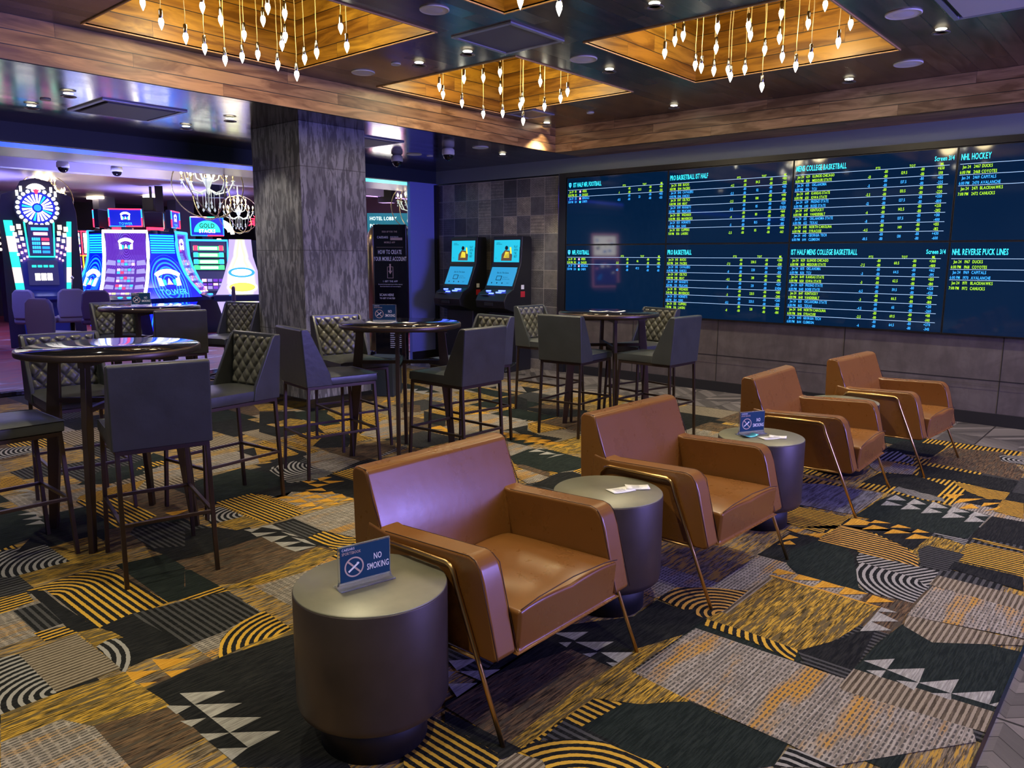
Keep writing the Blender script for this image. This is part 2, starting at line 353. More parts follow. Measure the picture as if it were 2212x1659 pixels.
CARPET=[
('green',[(-4.06,1.50),(-4.02,1.74),(-3.60,1.72),(-3.39,1.72),(-3.42,1.48)]),
('dark',[(-4.18,1.71),(-4.06,1.88),(-4.07,2.27),(-3.84,2.22),(-3.88,1.73),(-4.03,1.73)]),
('stripeD',[(-4.55,1.75),(-4.47,2.06),(-4.16,2.13),(-4.05,1.87),(-4.16,1.72)]),
('dark',[(-4.04,1.09),(-4.05,1.14),(-3.76,1.14),(-3.41,1.16),(-3.43,1.07),(-3.61,1.08)]),
('arcG',[(-4.06,1.08),(-4.06,1.15),(-4.09,1.31),(-4.06,1.46),(-3.42,1.48),(-3.39,1.17),(-3.42,1.15),(-3.99,1.15)],(-3.87,1.10),0),
('stripeD',[(-3.43,1.31),(-3.34,1.73),(-3.01,1.71),(-2.99,1.61),(-2.96,1.49),(-2.96,1.35)]),
('dark',[(-3.40,1.17),(-3.43,1.31),(-2.96,1.35),(-2.98,1.19),(-2.97,1.12),(-3.11,1.17),(-3.28,1.19)]),
('ringG',[(-2.77,1.38),(-2.90,1.46),(-2.95,1.52),(-2.99,1.61),(-3.01,1.73),(-2.78,1.72),(-2.76,1.71),(-2.78,1.52)],(-2.65,1.72),0),
('arcW',[(-4.74,0.96),(-4.73,1.16),(-4.67,1.36),(-4.29,1.36),(-4.29,1.23),(-4.29,1.08),(-4.42,1.01)],(-4.30,1.38),90),
('arcW',[(-3.42,0.60),(-3.43,0.80),(-3.41,0.86),(-2.98,0.86),(-2.97,0.77),(-2.98,0.68),(-3.04,0.56)],(-3.00,0.86),90),
('stripeG',[(-4.07,0.92),(-4.04,1.08),(-3.90,1.07),(-3.87,0.96),(-3.87,0.87)],None,90),
('stripeG',[(-3.56,0.96),(-3.53,1.07),(-3.42,1.09),(-3.44,0.97)],None,90),
('stripeD',[(-3.86,0.97),(-3.86,1.09),(-3.56,1.08),(-3.55,0.97)]),
('ringW',[(-3.23,1.09),(-3.28,1.16),(-3.22,1.19),(-3.11,1.18),(-2.99,1.13),(-2.94,1.09),(-2.96,1.08),(-3.07,1.09)],(-3.19,0.79),0),
('gold',[(-3.42,1.09),(-3.41,1.15),(-3.32,1.19),(-3.23,1.20),(-3.26,1.15),(-3.24,1.09)]),
('stripeB',[(-3.41,0.86),(-3.41,1.08),(-2.98,1.09),(-2.99,0.86)],None,90),
('gold',[(-2.98,0.68),(-2.98,0.85),(-2.94,1.09),(-2.82,1.08),(-2.76,1.13),(-2.58,1.10),(-2.66,0.89),(-2.80,0.63)]),
('beige',[(-2.80,0.63),(-2.79,0.81),(-2.66,0.87),(-2.34,0.86),(-2.44,0.53)]),
('dark',[(-2.76,1.09),(-2.77,1.21),(-2.77,1.39),(-2.72,1.70),(-2.15,1.41),(-1.82,1.32),(-2.09,1.09),(-2.21,1.09),(-2.28,1.09),(-2.65,1.10)]),
('stripeG',[(-3.41,1.51),(-3.41,1.73),(-3.33,1.73),(-3.37,1.56)],None,90),
('triG',[(-2.96,1.20),(-2.85,1.31),(-2.85,1.19)]),
('triG',[(-2.94,1.09),(-2.86,1.18),(-2.85,1.08)]),
('triG',[(-2.83,1.19),(-2.78,1.27),(-2.77,1.19)]),
('triG',[(-2.82,1.09),(-2.78,1.14),(-2.78,1.09)]),
('triW',[(-2.64,1.16),(-2.53,1.28),(-2.53,1.16)]),
('triW',[(-2.53,1.16),(-2.41,1.28),(-2.41,1.16)]),
('triW',[(-2.41,1.16),(-2.28,1.28),(-2.28,1.16)]),
('triW',[(-2.28,1.16),(-2.16,1.28),(-2.16,1.16)]),
('triW',[(-2.60,1.09),(-2.53,1.15),(-2.52,1.09)]),
('triW',[(-2.47,1.08),(-2.42,1.15),(-2.41,1.09)]),
('triW',[(-2.35,1.09),(-2.28,1.16),(-2.29,1.09)]),
('triW',[(-2.23,1.09),(-2.16,1.16),(-2.14,1.09)]),
('green',[(-5.67,1.37),(-5.29,1.51),(-4.85,1.40),(-4.75,1.17),(-4.75,1.02)]),
('dark',[(-4.99,1.45),(-4.95,1.63),(-4.70,1.71),(-4.60,1.55),(-4.65,1.35),(-4.64,1.21)]),
('stripeG',[(-5.34,1.76),(-5.44,1.93),(-5.06,2.00),(-4.67,1.99),(-4.59,1.73),(-4.81,1.75)]),
('stripeG',[(-5.40,1.79),(-5.46,1.83),(-5.51,2.11),(-5.52,2.30),(-5.26,2.09),(-5.23,1.86)],None,90),
('stripeD',[(-4.49,1.74),(-4.53,1.99),(-4.14,1.97),(-4.07,1.87),(-4.15,1.73)]),
('arcW',[(-7.02,1.64),(-7.33,1.88),(-7.26,2.09),(-6.99,2.12),(-6.96,1.88),(-6.94,1.77)],(-7.08,2.14),90),
('stripeD',[(-6.46,1.70),(-6.56,1.93),(-6.17,2.10),(-6.04,2.05),(-6.18,1.71)]),
('stripeG',[(-6.31,1.60),(-6.31,1.69),(-6.02,1.70),(-6.01,1.51)],None,90),
('green',[(-6.05,2.21),(-5.99,2.38),(-6.24,2.67),(-6.00,2.68),(-5.69,2.42),(-5.60,2.08),(-5.74,1.91)]),
('arcG',[(-5.87,2.37),(-5.96,2.53),(-5.94,2.64),(-5.83,2.58),(-5.82,2.36)],(-5.53,2.35),180),
('beige',[(-5.75,2.37),(-5.79,2.62),(-5.42,2.61),(-5.38,2.33)]),
('brown',[(-4.64,1.69),(-4.62,1.85),(-4.47,1.74),(-4.22,1.73),(-4.25,1.53)]),
('triW',[(-5.91,1.56),(-5.77,1.66),(-5.90,1.64)]),
('triW',[(-5.80,1.55),(-5.68,1.65),(-5.80,1.63)]),
('triW',[(-5.70,1.54),(-5.59,1.64),(-5.71,1.62)]),
('triW',[(-5.33,1.42),(-5.24,1.52),(-5.33,1.51)]),
('triW',[(-5.21,1.41),(-5.13,1.50),(-5.22,1.49)]),
('triW',[(-5.09,1.39),(-5.03,1.48),(-5.12,1.48)]),
('triG',[(-4.69,2.05),(-4.64,2.19),(-4.59,2.06)]),
('green',[(-5.22,2.51),(-5.29,2.91),(-4.96,3.01),(-4.74,2.99),(-4.63,2.89),(-4.64,2.64),(-4.65,2.37)]),
('dark',[(-5.30,3.03),(-5.22,3.25),(-5.25,3.48),(-5.10,3.29),(-5.09,3.12),(-5.06,3.03)]),
('dark',[(-4.67,2.91),(-4.70,3.36),(-4.32,3.27),(-4.00,3.03),(-4.21,3.02),(-4.48,2.83),(-4.47,2.66),(-4.40,2.72),(-4.66,2.63)]),
('arcW',[(-5.13,3.06),(-5.17,3.29),(-4.69,3.31),(-4.60,3.17),(-4.60,3.04),(-4.67,2.96),(-4.80,2.99)],(-4.84,3.43),90),
('stripeG',[(-4.65,3.29),(-4.66,3.54),(-4.18,3.40),(-4.30,3.29)]),
('beige',[(-5.30,3.50),(-5.13,3.65),(-4.79,3.64),(-4.67,3.30),(-4.95,3.31)]),
('stripeG',[(-4.65,2.36),(-4.65,2.63),(-4.03,2.63),(-4.03,2.37)]),
('arcW',[(-4.48,2.19),(-4.56,2.32),(-4.52,2.35),(-4.26,2.35),(-4.24,2.25),(-4.27,2.14)],(-4.29,2.38),90),
('gold',[(-4.27,2.17),(-4.26,2.35),(-4.05,2.37),(-4.07,2.19)]),
('dark',[(-4.30,1.99),(-4.20,2.14),(-4.06,2.19),(-3.86,2.21),(-3.85,1.94),(-3.87,1.78)]),
('stripeD',[(-3.99,2.38),(-3.96,2.50),(-3.69,2.51),(-3.64,2.38),(-3.84,2.36)]),
('arcG',[(-3.65,2.39),(-3.67,2.52),(-3.41,2.58),(-3.37,2.49),(-3.40,2.39)],(-3.51,2.62),180),
('beige',[(-4.01,2.53),(-4.01,2.70),(-3.98,3.01),(-3.51,2.69),(-3.40,2.59),(-3.70,2.52)]),
('green',[(-3.38,2.39),(-3.38,2.52),(-3.36,2.59),(-3.23,2.49),(-3.26,2.38)]),
('brown',[(-3.85,1.77),(-3.85,1.94),(-3.86,2.23),(-3.50,2.25),(-3.50,2.37),(-3.38,2.39),(-3.31,1.90),(-3.53,1.61)]),
('gold',[(-3.37,1.73),(-3.38,2.03),(-3.49,2.35),(-3.33,2.38),(-3.25,2.09),(-3.28,1.88),(-3.34,1.74)]),
('arcW',[(-3.23,2.10),(-3.27,2.20),(-3.25,2.36),(-3.20,2.34),(-3.20,2.11)],(-3.15,2.15),180),
('green',[(-3.73,1.71),(-3.71,1.73),(-3.41,1.73),(-3.41,1.56)]),
('stripeG',[(-3.41,1.56),(-3.40,1.73),(-3.34,1.73),(-3.36,1.58)],None,90),
('stripeD',[(-3.32,1.62),(-3.32,1.72),(-3.19,1.73),(-3.23,1.59)]),
('triG',[(-4.66,3.15),(-4.57,3.23),(-4.55,3.11)]),
('triG',[(-4.55,3.12),(-4.42,3.23),(-4.45,3.12)]),
('triG',[(-4.65,3.02),(-4.57,3.10),(-4.56,3.02)]),
('triG',[(-4.55,3.01),(-4.44,3.11),(-4.44,3.01)]),
('triG',[(-4.44,2.91),(-4.40,3.02),(-4.32,3.00)]),
('triG',[(-4.42,2.79),(-4.41,2.91),(-4.31,2.90)]),
('triG',[(-4.31,2.92),(-4.28,3.02),(-4.21,3.00)]),
('triG',[(-4.30,2.79),(-4.30,2.91),(-4.20,2.90)]),
('triG',[(-4.19,2.91),(-4.18,3.03),(-4.09,3.00)]),
('triG',[(-4.31,2.67),(-4.31,2.79),(-4.20,2.77)]),
('triG',[(-4.18,2.80),(-4.18,2.91),(-4.08,2.90)]),
('triG',[(-4.06,2.91),(-4.07,3.02),(-4.02,3.01)]),
('triG',[(-4.19,2.66),(-4.18,2.79),(-4.09,2.76)]),
('triG',[(-4.06,2.80),(-4.06,2.90),(-4.02,2.89)]),
('triG',[(-4.07,2.66),(-4.07,2.78),(-4.02,2.77)]),
('triG',[(-4.43,2.66),(-4.44,2.75),(-4.32,2.78)]),
('triW',[(-4.04,2.22),(-4.00,2.31),(-3.97,2.23)]),
('triW',[(-3.96,2.22),(-3.86,2.33),(-3.88,2.21)]),
('triW',[(-3.86,2.23),(-3.76,2.34),(-3.74,2.22)]),
('triW',[(-3.73,2.23),(-3.62,2.34),(-3.63,2.22)]),
('triW',[(-4.02,2.31),(-4.00,2.38),(-3.85,2.37),(-3.94,2.34)]),
('triW',[(-3.86,2.35),(-3.76,2.37),(-3.70,2.37),(-3.76,2.35)]),
('triW',[(-3.73,2.34),(-3.64,2.37),(-3.51,2.36),(-3.60,2.34)]),
('triW',[(-3.63,2.22),(-3.50,2.35),(-3.52,2.23)]),
('gold',[(-7.51,4.32),(-7.42,4.51),(-7.01,4.51),(-7.07,4.29),(-7.17,4.19)]),
('dark',[(-7.12,4.16),(-6.90,4.43),(-6.59,4.39),(-6.34,4.10),(-6.53,3.93),(-6.52,3.80)]),
('green',[(-6.85,4.40),(-6.79,4.54),(-6.69,4.72),(-6.55,4.59),(-6.30,4.50),(-6.03,4.38),(-6.06,4.21),(-6.57,4.26)]),
('gold',[(-6.50,4.56),(-6.55,4.68),(-6.16,4.71),(-5.93,4.92),(-5.90,4.71),(-6.03,4.52),(-6.35,4.54)]),
('gold',[(-6.54,3.99),(-6.60,4.19),(-6.22,4.28),(-6.36,4.01)]),
('dark',[(-6.47,3.77),(-6.31,3.98),(-6.17,4.19),(-5.81,4.04),(-5.94,3.92),(-5.96,3.78),(-5.95,3.66),(-6.29,3.66)]),
('arcG',[(-5.92,3.75),(-5.94,3.92),(-5.92,4.04),(-5.77,4.01),(-5.52,3.82),(-5.46,3.67),(-5.70,3.71)],(-5.79,3.93),180),
('arcG',[(-5.85,3.35),(-5.92,3.51),(-5.67,3.51),(-5.32,3.45),(-5.33,3.25),(-5.31,3.08)],(-5.82,3.55),180),
('stripeG',[(-5.89,3.60),(-5.83,3.65),(-5.30,3.62),(-5.29,3.53)]),
('dark',[(-5.73,3.98),(-5.65,4.18),(-5.43,4.07),(-5.22,3.86),(-5.36,3.68),(-5.48,3.69)]),
('brown',[(-5.35,3.67),(-5.22,3.86),(-5.15,4.33),(-4.86,4.08),(-4.76,3.81),(-4.78,3.65),(-4.91,3.63)]),
('beige',[(-5.24,3.43),(-5.28,3.64),(-4.78,3.65),(-4.66,3.31),(-5.00,3.36)]),
('arcW',[(-5.07,3.02),(-5.17,3.30),(-4.66,3.31),(-4.61,3.19),(-4.65,2.99),(-4.67,2.93)],(-4.87,3.47),90),
('stripeG',[(-4.64,3.28),(-4.63,3.51),(-4.33,3.28)]),
('beige',[(-5.50,4.20),(-5.87,4.78),(-5.68,4.92),(-5.26,4.54),(-5.25,4.24)]),
('dark',[(-5.21,4.21),(-5.21,4.49),(-5.05,4.36),(-5.11,4.30)]),
('arcW',[(-4.79,3.84),(-4.89,4.11),(-4.91,4.25),(-4.82,4.17),(-4.76,3.84)],(-4.56,3.95),180),
('gold',[(-8.56,7.14),(-8.42,7.35),(-7.95,7.15),(-7.14,6.42),(-7.69,6.41)]),
('green',[(-7.66,6.38),(-7.10,6.39),(-6.58,6.24),(-6.73,6.11),(-7.27,6.06)]),
('gold',[(-6.50,6.37),(-6.46,6.51),(-5.90,6.44),(-5.77,6.26),(-6.09,6.17)]),
('green',[(-6.50,6.59),(-6.45,6.81),(-5.80,6.74),(-5.88,6.46)]),
('beige',[(-6.62,7.27),(-6.27,7.34),(-5.82,6.94),(-6.26,6.88)]),
('arcW',[(-6.39,5.80),(-6.47,5.98),(-6.27,6.00),(-6.17,5.85)],(-6.46,6.03),0),
('arcW',[(-6.25,6.12),(-6.17,6.10),(-6.03,5.98),(-6.04,5.92)],(-6.13,5.99),0),
('dark',[(-5.89,5.34),(-5.54,5.34),(-5.20,4.98),(-5.46,4.95)]),
('dark',[(-5.66,6.26),(-5.75,6.68),(-5.52,6.59),(-4.75,5.68),(-5.09,5.67)]),
('arcG',[(-5.41,5.87),(-5.59,6.19),(-5.43,6.29),(-5.21,6.04),(-5.29,5.81)],(-5.36,6.08),180),
('brown',[(-6.35,5.45),(-6.16,5.53),(-5.87,5.28),(-6.01,5.15)]),
('beige',[(-5.41,5.45),(-5.33,5.86),(-4.75,5.68),(-4.61,5.52),(-4.55,5.05),(-4.89,4.99)]),
('triG',[(-5.40,5.54),(-5.44,5.71),(-5.28,5.73)]),
('triG',[(-6.58,5.33),(-6.70,5.51),(-6.59,5.47)]),
('triG',[(-6.57,5.44),(-6.58,5.53),(-6.51,5.45)]),
('triG',[(-5.25,4.79),(-5.25,4.97),(-5.06,4.90)]),
('triG',[(-5.12,4.78),(-5.08,4.92),(-4.99,4.83)]),
('triW',[(-5.13,5.63),(-5.03,5.72),(-5.05,5.61)]),
('triW',[(-5.00,5.63),(-4.92,5.73),(-4.93,5.60)]),
('triW',[(-4.88,5.63),(-4.79,5.73),(-4.81,5.61)]),
('triW',[(-7.11,6.09),(-6.96,6.22),(-6.86,6.07)]),
('triW',[(-6.91,6.03),(-6.78,6.23),(-6.67,6.05)]),
('triW',[(-6.72,6.01),(-6.58,6.19),(-6.56,6.05)]),
('green',[(-5.28,5.71),(-5.29,6.10),(-4.66,6.05),(-4.69,5.74),(-4.79,5.72),(-5.02,5.72)]),
('dark',[(-5.33,6.14),(-4.64,6.53),(-4.44,6.25),(-4.65,6.04)]),
('brown',[(-4.66,5.70),(-4.63,6.05),(-4.47,6.26),(-4.04,5.68),(-4.35,5.65),(-4.53,5.65)]),
('arcG',[(-4.56,5.46),(-4.64,5.58),(-4.59,5.72),(-4.26,5.70),(-4.30,5.60),(-4.34,5.41),(-4.37,5.32)],(-4.32,5.61),180),
('beige',[(-5.27,5.57),(-4.95,5.64),(-4.66,5.56),(-4.63,5.14),(-4.86,5.13)]),
('dark',[(-4.67,5.20),(-4.64,5.55),(-4.50,5.38),(-4.31,5.31),(-4.05,5.33),(-4.04,5.03),(-4.58,5.28)]),
('gold',[(-4.02,5.02),(-4.00,5.28),(-3.99,5.61),(-3.67,5.18),(-3.58,5.07),(-3.72,4.90)]),
('beige',[(-4.42,4.93),(-4.03,4.91),(-4.00,4.78),(-4.00,4.56)]),
('green',[(-3.99,4.55),(-4.03,4.83),(-3.96,4.94),(-3.79,4.93),(-3.62,4.91),(-3.45,4.90),(-3.33,4.66),(-3.40,4.43),(-3.62,4.40),(-3.84,4.42)]),
('brown',[(-3.79,4.37),(-3.75,4.43),(-3.45,4.39),(-3.38,4.30),(-3.52,4.29)]),
('beige',[(-3.68,4.26),(-3.66,4.33),(-3.37,4.29),(-3.36,4.17),(-3.39,4.06),(-3.53,4.12)]),
('dark',[(-3.35,4.05),(-3.38,4.30),(-3.40,4.43),(-3.34,4.53),(-3.23,4.51),(-3.09,4.12)]),
('stripeG',[(-3.35,4.54),(-3.35,4.75),(-3.21,4.58),(-3.24,4.53)],None,90),
('triG',[(-4.61,5.06),(-4.61,5.16),(-4.52,5.19)]),
('triG',[(-4.51,5.09),(-4.51,5.19),(-4.42,5.22)]),
('triG',[(-4.41,5.12),(-4.42,5.22),(-4.32,5.25)]),
('triG',[(-4.58,5.02),(-4.58,5.12),(-4.49,5.15)]),
('triG',[(-4.48,5.04),(-4.48,5.15),(-4.39,5.17)]),
('triG',[(-4.39,5.07),(-4.39,5.18),(-4.29,5.20)]),
('triG',[(-4.29,5.10),(-4.29,5.20),(-4.20,5.23)]),
('triG',[(-4.45,5.00),(-4.46,5.10),(-4.36,5.13)]),
('triG',[(-4.36,5.03),(-4.36,5.13),(-4.27,5.16)]),
('triG',[(-4.26,5.06),(-4.27,5.16),(-4.17,5.19)]),
('triG',[(-4.17,5.09),(-4.17,5.19),(-4.08,5.21)]),
('triG',[(-4.33,4.99),(-4.33,5.09),(-4.24,5.12)]),
('triG',[(-4.24,5.02),(-4.24,5.12),(-4.15,5.14)]),
('triG',[(-4.15,5.05),(-4.15,5.14),(-4.06,5.17)]),
('triG',[(-4.06,5.07),(-4.05,5.17),(-3.97,5.20)]),
('triG',[(-4.21,4.98),(-4.21,5.07),(-4.12,5.10)]),
('triG',[(-4.12,5.00),(-4.12,5.10),(-4.03,5.13)]),
('triG',[(-4.03,5.03),(-4.03,5.13),(-3.94,5.16)]),
('triG',[(-3.94,5.06),(-3.94,5.16),(-3.85,5.18)]),
('triW',[(-5.11,5.68),(-5.03,5.73),(-5.04,5.63)]),
('triW',[(-4.97,5.66),(-4.90,5.72),(-4.91,5.63)]),
('triW',[(-4.85,5.67),(-4.80,5.74),(-4.81,5.63)]),
('triW',[(-4.74,5.66),(-4.69,5.74),(-4.70,5.63)]),
('triW',[(-3.97,4.76),(-3.98,4.88),(-3.87,4.86)]),
('triW',[(-3.85,4.75),(-3.86,4.87),(-3.75,4.86)]),
('triW',[(-3.73,4.70),(-3.74,4.85),(-3.70,4.91)]),
('triW',[(-3.99,4.89),(-3.98,4.93),(-3.92,4.93)]),
('dark',[(-1.78,7.05),(-1.75,7.31),(-1.41,7.38),(-1.40,7.25),(-1.41,6.84),(-1.54,6.82),(-1.74,6.80)]),
('brown',[(-1.40,6.65),(-1.39,7.30),(-1.00,7.43),(-0.77,6.81),(-0.76,6.54)]),
('arcW',[(-1.01,7.30),(-0.85,7.40),(-0.80,7.07),(-0.96,7.09)],(-0.82,7.21),0),
('dark',[(-1.41,6.53),(-0.76,6.51),(-0.75,6.11),(-1.13,6.21),(-1.35,6.15)]),
('arcW',[(-1.76,6.75),(-1.67,6.87),(-1.50,6.68),(-1.46,6.49),(-1.55,6.52),(-1.71,6.46)],(-1.59,6.44),90),
('beige',[(-1.72,6.24),(-1.71,6.46),(-1.42,6.44),(-1.39,6.15),(-1.63,6.10)]),
('dark',[(-1.61,5.71),(-1.59,6.06),(-1.38,6.18),(-1.12,6.02),(-1.12,5.69),(-1.38,5.76)]),
('arcG',[(-2.05,5.66),(-2.04,5.84),(-1.77,5.77),(-1.73,5.66)],(-1.92,5.50),90),
('arcG',[(-2.05,5.58),(-1.99,5.57),(-1.70,5.56),(-1.66,5.44),(-1.99,5.43)],(-1.82,5.14),90),
('blueg',[(-1.87,5.10),(-1.95,5.37),(-1.80,5.48),(-1.43,5.53),(-1.45,5.04),(-1.47,4.92),(-1.79,4.89)]),
('beige',[(-1.45,5.04),(-1.43,5.49),(-1.40,5.47),(-1.42,4.94),(-1.47,4.92)]),
('stripeG',[(-1.79,4.73),(-1.77,4.86),(-1.43,4.85),(-1.42,4.67),(-1.47,4.45),(-1.70,4.49)]),
('green',[(-1.41,4.92),(-1.39,5.36),(-1.35,5.57),(-1.01,5.53),(-0.77,5.49),(-0.79,4.93),(-0.96,4.90),(-1.32,4.90)]),
('dark',[(-1.60,4.46),(-1.42,4.67),(-1.32,4.90),(-0.96,4.90),(-0.98,4.52),(-1.22,4.67),(-1.44,4.65)]),
('stripeW',[(-1.39,5.65),(-1.38,5.77),(-1.08,5.69),(-1.05,5.61),(-1.16,5.57)]),
('arcG',[(-1.13,6.18),(-0.76,6.13),(-0.76,5.93),(-0.85,5.87),(-0.98,5.96)],(-0.81,6.30),180),
('stripeG',[(-0.77,5.60),(-0.77,5.92),(-0.65,5.92),(-0.60,5.55)]),
('dark',[(-0.78,4.98),(-0.76,5.48),(-0.59,5.49),(-0.52,5.01),(-0.73,4.99)]),
('stripeG',[(-0.78,4.94),(-0.76,4.97),(-0.52,4.95),(-0.51,4.90)]),
('stripeG',[(-0.78,4.52),(-0.76,4.87),(-0.51,4.87),(-0.46,4.51)]),
('stripeW',[(-0.96,4.90),(-0.95,4.92),(-0.78,4.90),(-0.78,4.80)]),
('stripeD',[(-0.96,4.54),(-0.94,4.66),(-0.75,4.65),(-0.76,4.32),(-0.89,4.31)]),
('dark',[(-0.77,4.35),(-0.77,4.50),(-0.46,4.50),(-0.43,4.30),(-0.75,4.37)]),
('stripeO',[(-1.43,4.32),(-1.42,4.67),(-1.24,4.66),(-1.20,4.32)]),
('arcO',[(-1.32,4.37),(-1.41,4.64),(-1.24,4.66),(-1.03,4.55),(-0.94,4.44),(-0.89,4.28),(-0.97,4.27),(-1.19,4.29)],(-1.10,4.05),180),
('green',[(-1.43,3.86),(-1.49,4.06),(-1.43,4.32),(-1.27,4.30),(-1.20,4.21),(-1.05,3.81),(-1.00,3.77),(-1.34,3.77)]),
('stripeW',[(-1.18,4.19),(-1.19,4.28),(-0.80,4.29),(-0.79,4.01),(-1.12,4.07)],None,60),
('arcW',[(-1.13,4.03),(-1.14,4.15),(-0.88,4.12),(-0.79,4.04),(-0.80,3.80),(-1.00,3.77),(-1.07,3.86)],(-0.78,4.08),90),
('triG',[(-1.41,4.68),(-1.40,4.86),(-1.30,4.85),(-1.30,4.78)]),
('triG',[(-1.30,4.68),(-1.27,4.81),(-1.18,4.80)]),
('triG',[(-1.30,4.83),(-1.29,4.91),(-1.20,4.91)]),
('triG',[(-1.18,4.69),(-1.16,4.81),(-1.06,4.81)]),
('triG',[(-1.18,4.83),(-1.16,4.92),(-1.08,4.90)]),
('triG',[(-1.06,4.68),(-1.04,4.81),(-0.94,4.80)]),
('triG',[(-1.06,4.82),(-1.05,4.91),(-0.98,4.89)]),
('triG',[(-1.40,4.89),(-1.32,4.91),(-1.40,4.87)]),
('triG',[(-1.10,5.78),(-0.99,5.88),(-1.03,5.72)]),
('triG',[(-1.00,5.60),(-0.87,5.86),(-0.99,5.75)]),
('triG',[(-0.95,5.51),(-0.85,5.60),(-0.91,5.68)]),
('triG',[(-0.85,5.65),(-0.76,5.84),(-0.85,5.76)]),
('triG',[(-0.82,5.55),(-0.76,5.66),(-0.75,5.76)]),
('triG',[(-1.64,4.38),(-1.55,4.47),(-1.57,4.36)]),
('triG',[(-1.53,4.37),(-1.43,4.48),(-1.44,4.37)]),
('triG',[(-1.58,4.10),(-1.50,4.17),(-1.55,4.21)]),
('triG',[(-1.41,3.68),(-1.35,3.77),(-1.44,3.77)]),
('triG',[(-1.33,3.68),(-1.33,3.77),(-1.22,3.77)]),
('triG',[(-1.21,3.67),(-1.21,3.76),(-1.10,3.76)]),
('triG',[(-1.10,3.67),(-1.10,3.77),(-1.01,3.75)]),
('triG',[(-1.59,4.18),(-1.53,4.29),(-1.59,4.30)]),
('triW',[(-1.35,5.24),(-1.35,5.37),(-1.24,5.33)]),
('triW',[(-1.36,5.39),(-1.34,5.55),(-1.25,5.46)]),
('triW',[(-1.23,5.24),(-1.22,5.40),(-1.13,5.33)]),
('triW',[(-1.23,5.38),(-1.22,5.54),(-1.13,5.46)]),
('triW',[(-1.11,5.24),(-1.11,5.40),(-1.01,5.35)]),
('triW',[(-1.11,5.39),(-1.11,5.56),(-1.00,5.47)]),
('triW',[(-0.99,5.23),(-0.98,5.40),(-0.88,5.34)]),
('triW',[(-0.99,5.37),(-0.99,5.53),(-0.88,5.47)]),
('triW',[(-0.87,5.24),(-0.86,5.42),(-0.77,5.33)]),
('triW',[(-0.87,5.38),(-0.86,5.51),(-0.77,5.47)]),
('gold',[(-1.46,3.00),(-1.43,3.64),(-0.91,3.65),(-0.92,3.39),(-0.95,3.21),(-0.98,3.09),(-1.04,3.00)]),
('stripeB',[(-1.46,3.37),(-1.43,3.64),(-1.41,3.63),(-1.41,3.11),(-1.47,3.11)],None,90),
('lineG',[(-1.44,3.65),(-1.43,3.67),(-0.90,3.65),(-0.91,3.64)]),
('ringO',[(-1.73,3.04),(-1.72,3.21),(-1.62,3.30),(-1.44,3.41),(-1.43,3.15),(-1.46,3.00),(-1.60,3.02)],(-1.42,3.09),0),
('dark',[(-1.71,2.78),(-1.72,3.02),(-1.46,3.00),(-1.46,2.82),(-1.52,2.71),(-1.60,2.55)]),
('arcG',[(-1.45,2.94),(-1.45,3.00),(-1.25,3.01),(-1.04,3.00),(-1.02,2.90),(-1.21,2.94)],(-0.97,3.11),90),
('beige',[(-1.46,2.38),(-1.45,2.89),(-0.81,2.90),(-0.43,3.00),(-0.36,2.79),(-0.68,2.34),(-0.83,2.36)]),
('stripeB',[(-0.82,2.83),(-0.82,3.00),(-0.34,3.03),(-0.34,2.87),(-0.80,2.81)],None,90),
('gold',[(-1.52,2.36),(-1.53,2.66),(-1.46,2.80),(-1.47,2.38),(-1.20,2.36),(-1.29,2.26),(-1.37,2.21)]),
('green',[(-1.41,1.92),(-1.37,2.20),(-1.20,2.36),(-0.83,2.36),(-0.82,2.22),(-1.02,1.96),(-1.21,1.80)]),
('green',[(-0.82,3.00),(-0.81,3.29),(-0.78,3.53),(-0.63,3.54),(-0.33,3.60),(-0.35,3.03)]),
('dark',[(-1.04,2.99),(-0.95,3.19),(-0.86,3.46),(-0.82,3.06),(-0.82,2.94),(-0.88,3.00)]),
('stripeD',[(-1.04,2.99),(-0.88,3.00),(-0.82,2.98),(-0.82,2.90),(-0.98,2.91)]),
('beige',[(-0.79,3.64),(-0.78,4.07),(-0.40,4.07),(-0.35,3.74)]),
('stripeB',[(-0.80,4.08),(-0.79,4.23),(-0.42,4.23),(-0.39,4.04)],None,90),
('stripeB',[(-0.64,3.44),(-0.77,3.52),(-0.79,3.64),(-0.35,3.72),(-0.34,3.67)],None,90),
('arcW',[(-0.82,2.21),(-0.82,2.34),(-0.79,2.35),(-0.66,2.35)],(-0.78,2.17),0),
('triW',[(-0.81,3.09),(-0.72,3.19),(-0.72,3.08)]),
('triW',[(-0.72,3.08),(-0.61,3.19),(-0.60,3.06)]),
('triW',[(-0.60,3.06),(-0.49,3.19),(-0.49,3.06)]),
('triW',[(-0.49,3.06),(-0.37,3.19),(-0.37,3.07)]),
('triW',[(-0.37,3.07),(-0.33,3.12),(-0.35,3.07)]),
('triW',[(-0.78,3.02),(-0.72,3.00),(-0.72,3.07)]),
('triW',[(-0.67,3.02),(-0.60,2.99),(-0.60,3.06)]),
('triW',[(-0.55,3.01),(-0.48,3.01),(-0.49,3.06)]),
('triW',[(-0.90,3.34),(-0.90,3.47),(-0.80,3.44)]),
('triW',[(-0.90,3.46),(-0.90,3.59),(-0.80,3.55)]),
('triW',[(-0.90,3.59),(-0.90,3.65),(-0.83,3.64)]),
('triG',[(-1.22,3.65),(-1.21,3.77),(-1.10,3.76)]),
('triG',[(-1.33,3.68),(-1.33,3.76),(-1.22,3.76)]),
('triG',[(-1.44,3.69),(-1.44,3.77),(-1.34,3.76)]),
('triG',[(-1.09,3.66),(-1.10,3.77),(-0.99,3.76)]),
